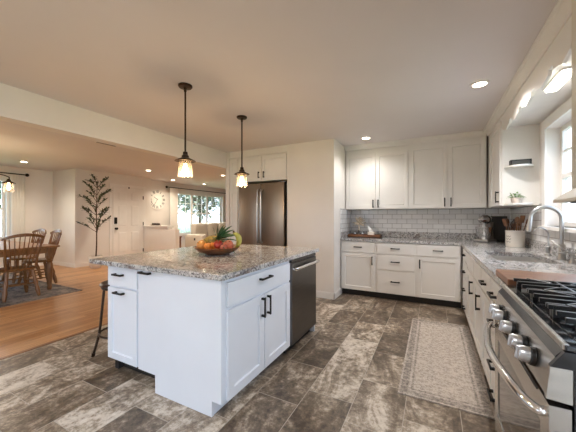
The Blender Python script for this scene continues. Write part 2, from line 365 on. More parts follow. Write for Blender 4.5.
def tag(o, label, cat, group=None):
    o['label'] = label; o['category'] = cat
    if group: o['group'] = group
    return o
def thing(name, label, cat, loc=(0, 0, 0), rz=0, group=None):
    o = bpy.data.objects.new(name, None); o.empty_display_size = .1; COL.objects.link(o)
    o.location = loc; o.rotation_euler = (0, 0, rz)
    return tag(o, label, cat, group)
def struct(name, mb, m, parent=None, smooth=False):
    o = obj(name, mb, m, parent, smooth)
    if not parent: o['kind'] = 'structure'
    return o
def kids(o): return [c for c in bpy.data.objects if c.parent == o]
def dup(root, loc, rz, label, group=None):
    def cp(o, par):
        c = o.copy(); COL.objects.link(c)
        if par: c.parent = par
        for k in kids(o): cp(k, c)
        return c
    r = cp(root, None); r.location = loc; r.rotation_euler = (0, 0, rz); r['label'] = label
    if group: r['group'] = group
    return r
def smoothpts(P, n=6):
    P = [Vector(p) for p in P]; out = []
    for i in range(len(P) - 1):
        a, b, c, d = P[max(i - 1, 0)], P[i], P[i + 1], P[min(i + 2, len(P) - 1)]
        for k in range(n):
            t = k / n
            out.append(.5 * ((2 * b) + (c - a) * t + (2 * a - 5 * b + 4 * c - d) * t * t + (3 * b - a - 3 * c + d) * t ** 3))
    out.append(P[-1]); return out

# ------------------------------------------------------------------ the shell
CZ = 2.455                                  # ceiling
BW, RW = 5.09, 1.0                          # back wall y, right-hand wall x
LX, TX = -3.42, -3.40                       # beam face, tile/oak joint
EX, AX, LVX = -7.85, -8.94, -8.13           # entry, dining-window and living-window walls
def wall_y(name, x0, x1, y0, y1, holes=(), z1=CZ, m=None):
    """a wall that runs along y, with rectangular holes (ya, yb, za, zb) sorted by ya"""
    b = MB(); y = y0
    for ya, yb, za, zb in holes:
        b.box(x0, x1, y, ya, 0, z1)
        if za > 0: b.box(x0, x1, ya, yb, 0, za)
        b.box(x0, x1, ya, yb, zb, z1); y = yb
    b.box(x0, x1, y, y1, 0, z1)
    return struct(name, b, m or M['wall'])
def wall_x(name, y0, y1, x0, x1, holes=(), z1=CZ, m=None):
    b = MB(); x = x0
    for xa, xb, za, zb in holes:
        b.box(x, xa, y0, y1, 0, z1)
        if za > 0: b.box(xa, xb, y0, y1, 0, za)
        b.box(xa, xb, y0, y1, zb, z1); x = xb
    b.box(x, x1, y0, y1, 0, z1)
    return struct(name, b, m or M['wall'])

struct('floor_kitchen', MB().box(TX, 1.15, -3, BW + .1, -.05, 0), M['tile'])
b = MB(); b.box(AX - .15, TX, -3, 10.2, -.05, 0); b.box(TX, -2.9, BW + .1, 10.2, -.05, 0)
struct('floor_dining', b, M['oak'])
struct('trim_threshold', MB().box(TX - .03, TX + .01, -3, 4.12, 0, .004), M['threshold'])
b = MB(); b.box(AX - .15, 1.15, -3.15, 10.35, CZ, CZ + .1)
struct('ceiling', b, M['ceil'])
struct('beam', MB().box(LX - .16, LX, -3, 4.13, 2.16, CZ), M['wall'])

wall_x('wall_back', BW, BW + .1, -3.35, 1.15)
KW = (2.30, 3.64, 1.17, 2.13)
wall_y('wall_right', RW, RW + .15, -3.15, BW, [(-2.2, .2, 0, 2.15), KW])
wall_x('wall_rear', -3.15, -3, AX - .15, RW, [(-5.3, -2.7, .6, 2.2)])
wall_y('wall_dining', AX - .15, AX, -3, 3.75, [(.9, 2.84, .75, 2.15)])
wall_x('wall_corner', 3.75, 3.87, AX - .15, EX - .15)
wall_y('wall_entry', EX - .15, EX, 3.75, 5.85)
wall_x('wall_jog', 5.73, 5.85, LVX - .15, EX - .15)
wall_y('wall_living', LVX - .15, LVX, 5.85, 10.2, [(7.05, 9.55, .62, 2.13)])
wall_x('wall_far', 10.2, 10.35, LVX - .15, -2.9)
wall_y('wall_passage', -3.0, -2.9, BW + .1, 10.2)
# wall block that holds the refrigerator alcove
wall_y('wall_alcove', -3.44, -3.36, 4.13, BW + .1)
wall_y('wall_side', -2.15, -1.345, 4.13, BW)

# half wall by the front door, with a wooden cap
b = MB(); b.box(EX, -6.75, 5.58, 5.72, 0, .96); b.box(-6.75, -6.45, 5.58, 5.72, 0, .90); struct('wall_half', b, M['wall'])
b = MB(); b.box(EX, -6.72, 5.54, 5.76, .96, 1.0, bev=.008); struct('trim_ledge', b, M['trim'])

def baseboard(name, x0, x1, y0, y1):
    b = MB(); b.box(x0, x1, y0, y1, 0, .085); 
    if x1 - x0 < y1 - y0: b.box((x0 + x1) / 2 - .004, (x0 + x1) / 2 + .004, y0, y1, .085, .10)
    else: b.box(x0, x1, (y0 + y1) / 2 - .004, (y0 + y1) / 2 + .004, .085, .10)
    struct(name, b, M['trim'])
baseboard('baseboard_kitchen', -2.15, -1.33, 4.116, 4.13)
baseboard('baseboard_side', -1.345, -1.331, 4.116, 4.50)
baseboard('baseboard_dining', AX, AX + .014, -3, 3.75)
baseboard('baseboard_corner', AX, EX, 3.736, 3.75)
baseboard('baseboard_entry', EX, EX + .014, 3.736, 4.56)
baseboard('baseboard_living', LVX, LVX + .014, 5.85, 10.2)
baseboard('baseboard_half', EX + .014, -6.45, 5.566, 5.58)
baseboard('baseboard_alcove', -3.44, -3.36, 4.116, 4.13)

# crown moulding over the wall cabinets and along the valance
def crown_prof(): return [(0, 0), (.012, 0), (.02, .02), (.05, .045), (.055, .06), (.07, .065), (.07, .075), (0, .075)]
z0 = CZ - .075
b = MB(); b.prism(crown_prof(), lambda p: (-1.345, 4.745 - p[0], z0 + p[1]), lambda p: (.681, 4.745 - p[0], z0 + p[1])); struct('trim_crown_back', b, M['cab'])
b = MB(); b.prism(crown_prof(), lambda p: (.681 - p[0], 4.745, z0 + p[1]), lambda p: (.681 - p[0], .2, z0 + p[1])); struct('trim_crown_right', b, M['cab'])

# subway tile
struct('wall_tile_back', MB().box(-1.345, RW, BW - .008, BW, 1.01, 1.40), M['subx'])
struct('wall_tile_side', MB().box(-1.345, -1.337, 4.47, BW - .008, .91, 1.40), M['suby'])
b = MB(); b.box(RW - .008, RW, 3.76, BW - .008, 1.01, 1.40); b.box(RW - .008, RW, .9, 3.76, 1.01, 1.14); b.box(RW - .008, RW, .9, 2.18, 1.14, 1.40)
struct('wall_tile_right', b, M['suby'])

# ------------------------------------------------------------------ windows
def window_y(name, xin, xout, y0, y1, z0, z1, units, cols, rows, casing=.09, into=-1, sill=True):
    """window in a wall along y. xin: room face of the wall, xout: outer face; into: +1 / -1 = room direction along x"""
    root = bpy.data.objects.new(name, None); COL.objects.link(root); root['kind'] = 'structure'
    lo, hi = sorted((xin, xin + into * .018))
    b = MB(); b.box(lo, hi, y0 - casing, y0, z0 - (0 if sill else casing), z1 + casing); b.box(lo, hi, y1, y1 + casing, z0 - (0 if sill else casing), z1 + casing); b.box(lo, hi, y0, y1, z1, z1 + casing)
    if not sill: b.box(lo, hi, y0, y1, z0 - casing, z0)
    obj('window_casing', b, M['trim'], root)
    if sill:
        lo2, hi2 = sorted((xin + into * .05, xout - into * -.0))
        obj('window_sill', MB().box(min(xin + into * .05, xin - into * .1), max(xin + into * .05, xin - into * .1), y0 - casing, y1 + casing, z0 - .03, z0), M['trim'], root)
    xm = xin - into * .10; a, c = sorted((xm, xm - into * .04))
    fw = .045; w = (y1 - y0) / units
    for u in range(units):
        ya, yb = y0 + u * w, y0 + (u + 1) * w
        b = MB(); b.box(a, c, ya, ya + fw, z0, z1); b.box(a, c, yb - fw, yb, z0, z1); b.box(a, c, ya + fw, yb - fw, z0, z0 + fw); b.box(a, c, ya + fw, yb - fw, z1 - fw, z1)
        zm = (z0 + z1) / 2; b.box(a - .004, c + .004, ya + fw, yb - fw, zm - .02, zm + .02)
        f = obj('sash', b, M['trim'], root)
        b = MB(); mid = (a + c) / 2
        for k in range(1, cols): yy = ya + fw + (yb - ya - 2 * fw) * k / cols; b.box(mid - .012, mid + .012, yy - .009, yy + .009, z0 + fw, z1 - fw)
        for k in range(1, rows):
            zz = z0 + (z1 - z0) * k / rows
            if abs(zz - zm) > .03: b.box(mid - .0115, mid + .0115, ya + fw, yb - fw, zz - .009, zz + .009)
        if len(b.bm.verts): obj('muntin', b, M['trim'], f)
        obj('pane', MB().box(mid - .003, mid + .003, ya + fw, yb - fw, z0 + fw, z1 - fw), M['glass'], f)
    return root
window_y('window_1', RW, RW + .15, KW[0], KW[1], KW[2], KW[3], 1, 2, 4)
window_y('window_2', LVX, LVX - .15, 7.05, 9.55, .62, 2.13, 3, 3, 4, into=1, casing=.08)
window_y('window_3', AX, AX - .15, .9, 2.84, .75, 2.15, 2, 2, 4, into=1, casing=.08)
# unseen patio door and rear window, added behind the camera to let light in
window_y('door_added', RW, RW + .15, -2.2, .2, 0.0, 2.15, 2, 1, 1, sill=False)
b = MB()
for k in range(4): xx = -5.3 + k * .8667; b.box(max(-5.3, xx - .03), min(-2.7, xx + .03), -3.10, -3.05, .6, 2.2)
b.box(-5.3, -2.7, -3.10, -3.05, .6, .66); b.box(-5.3, -2.7, -3.10, -3.05, 2.14, 2.2)
w4 = struct('window_added', b, M['trim']); obj('pane', MB().box(-5.28, -2.72, -3.078, -3.072, .62, 2.18), M['glass'], w4)

# ------------------------------------------------------------------ front door
root = bpy.data.objects.new('door_1', None); COL.objects.link(root); root['kind'] = 'structure'
DY0, DY1, DZ = 4.66, 5.56, 2.08
b = MB(); b.box(EX, EX + .03, DY0, DY1, 0.01, DZ)
def panel(b, y0, y1, z0, z1):
    x = EX + .03
    b.prism([(y0, z0), (y1, z0), (y1, z1), (y0, z1)], lambda p: (x - .001, p[0], p[1]), lambda p: (x + .003, p[0], p[1]))
    b.prism([(y0 + .02, z0 + .02), (y1 - .02, z0 + .02), (y1 - .02, z1 - .02), (y0 + .02, z1 - .02)], lambda p: (x, p[0], p[1]), lambda p: (x + .011, (p[0] - (y0 + y1) / 2) * .9 + (y0 + y1) / 2, (p[1] - (z0 + z1) / 2) * .95 + (z0 + z1) / 2))
mid = (DY0 + DY1) / 2
for y0, y1 in ((DY0 + .13, mid - .06), (mid + .06, DY1 - .13)):
    for z0, z1 in ((.24, .84), (.98, 1.60), (1.72, 1.96)): panel(b, y0, y1, z0, z1)
obj('door_leaf', b, M['trim'], root)
b = MB()
for y0, y1, z0, z1 in ((DY0 - .09, DY0 - .005, 0, DZ + .09), (DY1 + .005, DY1 + .09, 0, DZ + .09), (DY0 - .005, DY1 + .005, DZ + .005, DZ + .09)): b.box(EX, EX + .02, y0, y1, z0, z1)
obj('door_casing', b, M['trim'], root)
kx = EX + .03; R90 = Matrix.Rotation(PI / 2, 4, 'Y')
b = MB(); b.lathe([(0, 0), (.032, 0), (.032, .008), (.012, .012), (.012, .04), (.03, .05), (.034, .065), (.025, .08), (0, .083)], (0, 0, 0), 16, Matrix.Translation((kx, DY0 + .07, .93)) @ R90)
obj('door_knob', b, M['black'], root, True)
b = MB(); b.box(kx, kx + .025, DY0 + .025, DY0 + .105, 1.06, 1.24, bev=.012); b.lathe([(0, 0), (.022, 0), (.022, .02), (0, .022)], (0, 0, 0), 14, Matrix.Translation((kx + .02, DY0 + .065, 1.11)) @ R90)
obj('keypad_lock', b, M['black'], root, True)
for z in (.25, 1.05, 1.83): obj('hinge', MB().box(EX + .02, EX + .04, DY1 - .012, DY1 + .014, z - .05, z + .05), M['black'], root)
obj('door_hook', MB().box(EX + .03, EX + .045, mid - .015, mid + .015, DZ - .01, DZ + .03), M['black'], root)

# ------------------------------------------------------------------ cabinet kit (local frame: front face at y = 0 looking to -y, width along +x)
def shaker(x0, x1, z0, z1, rail=.055, flat=False, y=0.0):
    b = MB(); t = .02; g = .003
    x0 += g; x1 -= g; z0 += g; z1 -= g
    if flat: return b.box(x0, x1, y - t, y - .0005, z0, z1, bev=.002)
    O = [(x0, z0), (x1, z0), (x1, z1), (x0, z1)]; I = [(x0 + rail, z0 + rail), (x1 - rail, z0 + rail), (x1 - rail, z1 - rail), (x0 + rail, z1 - rail)]
    c = .004; J = [(x0 + rail + c, z0 + rail + c), (x1 - rail - c, z0 + rail + c), (x1 - rail - c, z1 - rail - c), (x0 + rail + c, z1 - rail - c)]
    vb = [b.bm.verts.new((p[0], y - .0005, p[1])) for p in O]; vo = [b.bm.verts.new((p[0], y - t, p[1])) for p in O]
    vi = [b.bm.verts.new((p[0], y - t, p[1])) for p in I]; vj = [b.bm.verts.new((p[0], y - t + .012, p[1])) for p in J]
    F = b.bm.faces.new
    F(vb)
    for k in range(4):
        q = (k + 1) % 4
        F((vb[k], vb[q], vo[q], vo[k])); F((vo[k], vo[q], vi[q], vi[k])); F((vi[k], vi[q], vj[q], vj[k]))
    F(vj); return b
def pull(x, z, L=.13, vert=False, y=-.02):
    b = MB(); r = .0075
    if vert:
        b.box(x - r, x + r, y - .034, y - .024, z - L / 2, z + L / 2, bev=.003)
        for s in (-1, 1): b.box(x - r, x + r, y - .026, y, z + s * (L / 2 - .012) - r, z + s * (L / 2 - .012) + r)
    else:
        b.box(x - L / 2, x + L / 2, y - .034, y - .024, z - r, z + r, bev=.003)
        for s in (-1, 1): b.box(x + s * (L / 2 - .012) - r, x + s * (L / 2 - .012) + r, y - .026, y, z - r, z + r)
    return b
def cabinet(name, label, loc, rz, w, d, z0, z1, fronts, group=None, m=None, toe=0.0, toe_m=None, low=None):
    """fronts: (kind, x0, x1, z0, z1, handle) with handle None or (x, z, vertical, length)"""
    m = m or M['cab']; t = thing(name, label, 'cabinet', (loc[0], loc[1], 0), rz, group)
    b = MB(); b.box(0, w, 0, d, z0 + toe, low or z1)
    if low: b.box(0, w, 0, .02, low, z1); b.box(0, .02, .02, d, low, z1) if False else None
    obj('carcass', b, m, t)
    if toe: obj('toe_kick', MB().box(0, w, .065, d, z0, z0 + toe), toe_m or M['toe'], t)
    for kind, a, c, e, f, h in fronts:
        o = obj('drawer' if kind == 'drawer' else ('false_front' if kind == 'blank' else 'door'), shaker(a, c, e, f, flat=(kind != 'door')), m, t)
        if h: obj('handle', pull(h[0], h[1], h[3] if len(h) > 3 else .13, h[2]), M['black'], o, True)
    return t

# back run of base cabinets
FY = 4.47; D = BW - FY
cabinet('base_cabinet', 'white base cabinet with one drawer over one door, beside the tiled side wall', (-1.335, FY), 0, .555, D, 0, .872,
        [('drawer', .015, .54, .70, .862, (.28, .785, False)), ('door', .015, .54, .105, .685, (.50, .585, True))], 'base cabinets along the back wall', toe=.10)
cabinet('base_cabinet', 'white base cabinet holding a stack of three drawers', (-.78, FY), 0, .56, D, 0, .872,
        [('drawer', .015, .545, .70, .862, (.28, .785, False)), ('drawer', .015, .545, .46, .685, (.28, .585, False)), ('drawer', .015, .545, .105, .445, (.28, .29, False))], 'base cabinets along the back wall', toe=.10)
cabinet('base_cabinet', 'white base cabinet with drawer and wide door in the worktop corner', (-.22, FY), 0, .56, D, 0, .872,
        [('drawer', .015, .545, .70, .862, (.28, .785, False)), ('door', .015, .545, .105, .685, (.05, .585, True))], 'base cabinets along the back wall', toe=.10)
# right-hand run (local x runs towards the camera)
FX = .36; DR = RW - FX - .012; R = -PI / 2
def run(label, ya, yb, fronts, low=None): return cabinet('base_cabinet', label, (FX, ya), R, ya - yb, DR, 0, .872, fronts, 'base cabinets under the sink worktop', toe=.10, low=low)
run('white cabinet of four narrow drawers next to the worktop corner', 4.43, 3.76,
    [('drawer', .17, .66, .73, .862, (.45, .80, False)), ('drawer', .17, .66, .525, .72, (.45, .60, False)), ('drawer', .17, .66, .31, .515, (.45, .385, False)), ('drawer', .17, .66, .105, .30, (.45, .17, False))])
run('white cabinet with false front and single door under far sink bowl', 3.76, 3.17, [('blank', .01, .58, .70, .862, None), ('door', .01, .58, .105, .685, (.53, .575, True))], .685)
run('white cabinet with false front and single door under sink beside faucet', 3.17, 2.70, [('blank', .01, .46, .70, .862, None), ('door', .01, .46, .105, .685, (.41, .56, True))], .685)
run('white narrow cabinet with drawer over door between sink and drawer stack', 2.70, 2.28, [('drawer', .01, .41, .70, .862, (.19, .775, False)), ('door', .01, .41, .105, .685, None)])
run('white cabinet of four drawers standing against the gas range', 2.28, 1.775,
    [('drawer', .01, .495, .73, .862, (.14, .775, False)), ('drawer', .01, .495, .525, .72, (.14, .60, False)), ('drawer', .01, .495, .31, .515, (.14, .34, False)), ('drawer', .01, .495, .105, .30, (.14, .15, False))])

# wall cabinets
UY = 4.76; UD = BW - UY
cabinet('wall_cabinet', 'white double-door wall cabinet above the wooden tray', (-1.335, UY), 0, 1.0, UD, 1.385, 2.38,
        [('door', .01, .50, 1.39, 2.30, (.46, 1.475, True)), ('door', .50, .99, 1.39, 2.30, (.54, 1.475, True))], 'wall cabinets over the back worktop')
cabinet('wall_cabinet', 'taller white double-door wall cabinet beside the corner', (-.335, UY - .025), 0, .995, UD + .025, 1.385, 2.38,
        [('door', .01, .525, 1.39, 2.335, (.485, 1.475, True)), ('door', .525, .985, 1.39, 2.335, (.565, 1.475, True))], 'wall cabinets over the back worktop')
uc = cabinet('wall_cabinet', 'white single-door corner wall cabinet with rounded shelves on its side', (.68, 4.73), R, .87, .32, 1.385, 2.38,
        [('door', .28, .855, 1.39, 2.335, (.81, 1.485, True))])
def round_shelf(z):
    b = MB(); n = 14; P = [(-.125 * math.cos(PI * k / n) * 1.0, -.17 * math.sin(PI * k / n)) for k in range(n + 1)]
    # local frame of the cabinet: side face at x = .87, shelf bulges to +x, spans y
    b.prism(P, lambda p: (.87 - p[1], .142 + p[0], z - .009), lambda p: (.87 - p[1], .142 + p[0], z + .009)); return b
obj('corner_shelf', round_shelf(1.80), M['trim'], uc); obj('corner_shelf', round_shelf(1.40), M['trim'], uc)

# valance with a scalloped lower edge, soffit board behind it
b = MB(); P = [(3.858, CZ - .07), (3.858, 2.235)]
ys = [3.858 + (1.77 - 3.858) * k / 120 for k in range(1, 121)]
for y in ys:
    ph = ((3.858 - y) % .36) / .36
    z = 2.175 + (.032 * abs(math.cos(PI * ph)) if .12 < ph < .88 else .06) - .0 
    P.append((y, z))
P.append((1.77, CZ - .07))
b.prism(P, lambda p: (.68, p[0], p[1]), lambda p: (.70, p[0], p[1])); struct('trim_valance', b, M['cab'])
struct('trim_soffit', MB().box(.70, RW, 1.77, 3.858, 2.245, 2.265), M['trim'])
t = thing('soffit_light', 'lit white strip light under soffit above the sink window', 'light', (.80, 2.66, 2.245))
obj('housing', MB().box(-.045, .045, -.18, .18, -.012, 0), M['trim'], t); obj('diffuser', MB().box(-.035, .035, -.17, .17, -.03, -.012, bev=.006), M['tube'], t)

# ------------------------------------------------------------------ worktop (one L-shaped granite slab with sink cut-out)
t = thing('worktop', 'grey granite L-shaped worktop along back wall and under window', 'worktop', (0, 0, .873))
b = MB(); T = .038; SX0, SX1, SY0, SY1 = .46, .86, 2.80, 3.46
def inside(x, y): return (y > 4.44 or x > .335) and not (SX0 < x < SX1 and SY0 < y < SY1)
gx = [-1.335, .335, SX0, SX1, RW - .010]; gy = [1.77, SY0, SY1, 4.44, BW - .010]
V = {}
def gv(i, j, z):
    if (i, j, z) not in V: V[i, j, z] = b.bm.verts.new((gx[i], gy[j], z))
    return V[i, j, z]
def cell(i, j): return 0 <= i < 4 and 0 <= j < 4 and inside((gx[i] + gx[i + 1]) / 2, (gy[j] + gy[j + 1]) / 2)
for i in range(4):
    for j in range(4):
        if not cell(i, j): continue
        for z in (0, T): b.bm.faces.new([gv(i, j, z), gv(i + 1, j, z), gv(i + 1, j + 1, z), gv(i, j + 1, z)])
        for di, dj, (a, c) in ((-1, 0, ((i, j), (i, j + 1))), (1, 0, ((i + 1, j), (i + 1, j + 1))), (0, -1, ((i, j), (i + 1, j))), (0, 1, ((i, j + 1), (i + 1, j + 1)))):
            if not cell(i + di, j + dj): b.bm.faces.new([gv(*a, 0), gv(*c, 0), gv(*c, T), gv(*a, T)])
obj('slab', b, M['granite'], t)
b = MB(); b.box(-1.336, RW - .021, BW - .029, BW - .009, T, T + .10); b.box(RW - .029, RW - .009, 1.77, BW - .009, T, T + .10); b.box(-1.336, -1.318, 4.47, BW - .029, T, T + .10)
obj('upstand', b, M['granite'], t)

t = thing('sink', 'stainless double-bowl undermount sink in the granite worktop', 'sink', ((SX0 + SX1) / 2, (SY0 + SY1) / 2, .69))
def bowl(y0, y1):
    b = MB(); x0, x1 = -.2, .2; zt, zb = .181, 0; th = .004; s = .02
    b.box(x0, x1, y0, y1, zb, zb + th); 
    b.box(x0, x0 + th, y0, y1, zb, zt); b.box(x1 - th, x1, y0, y1, zb, zt); b.box(x0, x1, y0, y0 + th, zb, zt); b.box(x0, x1, y1 - th, y1, zb, zt)
    return b
for y0, y1 in ((-.33, -.012), (.012, .33)):
    o = obj('basin', bowl(y0, y1), M['rim'], t)
    obj('drain', MB().lathe([(0, .0045), (.04, .0045), (.045, .009), (.03, .009), (.028, .006), (0, .006)], (0, (y0 + y1) / 2, 0), 20), M['chrome'], o, True)
obj('divider', MB().box(-.2, .2, -.012, .012, .10, .175), M['rim'], t)

t = thing('kitchen_faucet', 'tall brushed nickel gooseneck faucet with pull-down spray behind sink', 'faucet', (.925, 3.04, .9125))
obj('base', MB().lathe([(0, 0), (.03, 0), (.03, .01), (.024, .02), (.022, .12), (.018, .13), (0, .13)]), M['nickel'], t, True)
arc = [(0, 0, .12), (0, 0, .30)] + [(-.1 + .1 * math.cos(a), 0, .33 + .1 * math.sin(a)) for a in [PI * k / 10 for k in range(0, 10)]] + [(-.2, 0, .30)]
obj('gooseneck', MB().tube(smoothpts(arc, 3), .0145, 12), M['nickel'], t, True)
obj('spray_head', MB().tube([(-.198, 0, .32), (-.205, 0, .27), (-.21, 0, .225)], [.0155, .018, .02], 12), M['nickel'], t, True)
obj('lever', MB().tube(smoothpts([(0, -.02, .075), (-.01, -.055, .09), (-.06, .0, .15)], 4), [.011] * 4 + [.009] * 5, 8), M['nickel'], t, True)
t = thing('water_tap', 'small slim filtered-water tap beside the tall gooseneck faucet', 'faucet', (.925, 3.34, .9125))
obj('base', MB().lathe([(0, 0), (.024, 0), (.022, .012), (.014, .02), (.018, .05), (.018, .075), (.008, .085), (0, .085)]), M['nickel'], t, True)
obj('spout', MB().tube(smoothpts([(0, 0, .08), (0, 0, .19), (-.02, 0, .235), (-.06, 0, .25), (-.10, 0, .225)], 5), .0065, 8), M['nickel'], t, True)
obj('lever', MB().tube([(0, 0, .065), (0, -.045, .085)], [.006, .005], 8), M['nickel'], t, True)
t = thing('soap_dispenser', 'short nickel soap dispenser next to faucet on granite worktop', 'soap dispenser', (.93, 2.86, .9125))
obj('base', MB().lathe([(0, 0), (.022, 0), (.02, .015), (.012, .03), (.012, .06), (.016, .065), (.016, .075), (0, .08)]), M['nickel'], t, True)
obj('nozzle', MB().tube([(0, 0, .07), (-.03, 0, .082), (-.08, 0, .07)], .006, 8), M['nickel'], t, True)

# ------------------------------------------------------------------ island
t = thing('kitchen_island', 'white kitchen island with black pulls and overhanging granite top', 'island', (0, 0, 0))
IX0, IX1, IY0, IY1 = -2.395, -1.163, 1.352, 2.90
b = MB(); b.box(IX0, -1.77, IY0 + .048, IY1, .10, .872); b.box(-1.77, IX1 - .02, IY0 + .02, 2.275, .10, .872)
b.box(-1.80, IX1 - .62, 2.275, IY1, .10, .872)
obj('carcass', b, M['isl'], t)
b = MB(); b.box(-1.77, IX1 - .075, IY0, IY0 + .02, 0, .10); b.box(-1.77, IX1, IY0, IY0 + .02, .10, .872); obj('end_panel', b, M['isl'], t)
obj('face_frame', MB().box(IX1 - .02, IX1, IY0 + .02, 2.275, .10, .872), M['isl'], t)
obj('filler_post', MB().box(IX1 - .62, IX1, IY1 - .018, IY1, 0, .872), M['isl'], t)
b = MB(); b.box(IX1 - .14, IX1 - .08, IY0 + .02, 2.275, 0, .10); obj('toe_kick', b, M['isl'], t)
b = MB(); b.box(IX0 + .05, -1.80, IY0 + .12, IY0 + .14, 0, .10); b.box(IX0 + .05, IX0 + .07, IY0 + .14, IY1, 0, .10); obj('toe_kick', b, M['toe'], t)
obj('foot', MB().box(IX0 + .03, IX0 + .075, IY0 + .075, IY0 + .12, 0, .10), M['toe'], t)
# fronts on the seating-end face (local frame = world here, y shift)
yf = IY0 + .048
def front(kind, x0, x1, z0, z1, h, L=.12):
    o = obj(kind, shaker(x0, x1, z0, z1, .05, flat=(kind != 'door'), y=yf), M['isl'], t)
    if h: obj('handle', pull(h[0], h[1], L, False, yf - .02), M['black'], o, True)
front('drawer', -2.39, -2.016, .70, .865, (-2.23, .80))
front('door', -2.39, -2.016, .105, .69, (-2.22, .655))
front('pull_out', -2.002, -1.787, .10, .865, (-1.905, .845))
# fronts on the working side, looking +x
RI = thing('fronts', 'x', 'x'); bpy.data.objects.remove(RI)
def rot_front(kind, y0, y1, z0, z1, hs):
    bm = shaker(y0, y1, z0, z1, .06, flat=(kind != 'door')).bm
    X = Matrix.Translation((IX1, 0, 0)) @ Matrix.Rotation(PI / 2, 4, 'Z')
    bmesh.ops.transform(bm, matrix=X, verts=bm.verts); w = MB(); w.bm.free(); w.bm = bm
    o = obj(kind, w, M['isl'], t)
    if hs:
        hb = pull(*hs); bmesh.ops.transform(hb.bm, matrix=X, verts=hb.bm.verts); obj('handle', hb, M['black'], o, True)
rot_front('drawer', 1.395, 2.255, .69, .85, (1.825, .80, .16))
rot_front('door', 1.395, 1.822, .10, .675, (1.785, .585, .15, True))
rot_front('door', 1.828, 2.255, .10, .675, (1.865, .585, .15, True))
b = MB(); b.box(-2.55, -1.128, 1.322, 2.945, .873, .911, bev=.006)
obj('granite_top', b, M['granite'], t)
obj('corbel', MB().prism([(0, 0), (0, -.2), (-.03, -.18), (-.12, -.04), (-.13, 0)], lambda p: (IX0 + p[0], 2.40, .873 + p[1]), lambda p: (IX0 + p[0], 2.46, .873 + p[1])), M['isl'], t)

t = thing('dishwasher', 'dark stainless dishwasher with bar handle built into the island', 'dishwasher', (IX1, 2.28, 0), PI / 2)
w = .60
obj('tub', MB().box(.005, w - .005, .01, .57, .10, .868), M['toe'], t)
obj('door_panel', MB().box(.004, w - .004, -.025, .01, .09, .835, bev=.006), M['steeld'], t)
obj('control_strip', MB().box(.004, w - .004, -.02, .01, .838, .868, bev=.004), M['enamel'], t)
obj('handle', MB().tube(smoothpts([(.03, -.02, .785), (.035, -.055, .785), (.07, -.062, .785), (w - .07, -.062, .785), (w - .035, -.055, .785), (w - .03, -.02, .785)], 4), .016, 10), M['chrome'], t, True)
obj('toe_panel', MB().box(.01, w - .01, .05, .07, 0, .10), M['toe'], t)

# ------------------------------------------------------------------ refrigerator alcove
t = thing('pantry_cabinet', 'tall narrow white pantry cabinet beside the refrigerator', 'cabinet', (-3.36, 4.15, 0))
obj('carcass', MB().box(.002, .205, 0, .9, .002, 2.33), M['cab'], t)
for z0, z1 in ((.1, 1.74), (1.755, 2.31)): obj('door', shaker(.012, .195, z0, z1, .045), M['cab'], t)
t = cabinet('bridge_cabinet', 'white two-door cabinet bridging above the stainless refrigerator', (-3.15, 4.15), 0, .995, .9, 1.885, 2.33,
            [('door', .01, .497, 1.90, 2.315, (.445, 1.99, True, .11)), ('door', .5, .985, 1.90, 2.315, (.55, 1.99, True, .11))])
b = MB(); b.box(-3.36, -2.152, 4.145, 4.24, 2.335, CZ); b.box(-3.36, -2.152, 4.135, 4.145, 2.345, 2.36); struct('trim_frieze', b, M['cab'])
t = thing('refrigerator', 'bronze-toned stainless French-door refrigerator in the white alcove', 'refrigerator', (-3.12, 4.13, 0))
w = .93
obj('cabinet_body', MB().box(.0, w, .06, .80, .02, 1.80), M['toe'], t)
for k, (a, c) in enumerate(((.003, w / 2 - .002), (w / 2 + .002, w - .003))):
    o = obj('door', MB().box(a, c, -.03, .055, .74, 1.84, bev=.012), M['steelw'], t, True)
    hx = w / 2 - .035 if k == 0 else w / 2 + .035
    obj('handle', MB().tube(smoothpts([(hx, -.03, .82), (hx, -.075, .86), (hx, -.085, 1.25), (hx, -.075, 1.68), (hx, -.03, 1.72)], 5), .014, 10), M['nickel'], o, True)
o = obj('freezer_drawer', MB().box(.003, w - .003, -.03, .055, .06, .73, bev=.012), M['steelw'], t, True)
obj('handle', MB().tube(smoothpts([(.08, -.03, .66), (.1, -.08, .66), (w - .1, -.08, .66), (w - .08, -.03, .66)], 5), .014, 10), M['nickel'], o, True)
for a in (.0, w - .1): obj('hinge_cover', MB().box(a, a + .1, .0, .12, 1.80, 1.86), M['steeld'], t)

# ------------------------------------------------------------------ gas range
t = thing('gas_range', 'stainless gas range with five front knobs and black grates', 'range', (.33, 1.762, 0), R)
w = .762
obj('body', MB().box(0, w, .0, .645, .03, .905), M['enamel'], t)
b = MB(); b.box(0, w, -.018, .645, .905, .922, bev=.004); obj('cooktop', b, M['enamel'], t)
obj('front_trim', MB().box(.006, w - .006, -.0215, -.006, .905, .925, bev=.004), M['steel'], t)
obj('burner_pan', MB().box(.02, w - .02, .02, .60, .922, .9245), M['enamel'], t)
obj('rear_trim', MB().box(0, w, .60, .645, .922, .945, bev=.004), M['steel'], t)
prof = [(-.036, .884), (-.055, .775), (-.045, .765), (0, .765), (0, .884)]
obj('control_panel', MB().prism(prof, lambda p: (.003, p[0], p[1]), lambda p: (w - .012, p[0], p[1])), M['steel'], t)
e = obj('end_cap', MB().prism([(-.049, .86), (-.058, .772), (-.004, .768), (-.004, .86)], lambda p: (w - .012, p[0], p[1]), lambda p: (w + .002, p[0], p[1])), M['steel'], t)
obj('corner_guard', MB().prism([(-.02, .905), (-.05, .861), (-.0, .861), (0, .905)], lambda p: (w - .012, p[0], p[1]), lambda p: (w + .002, p[0], p[1])), M['enamel'], t)
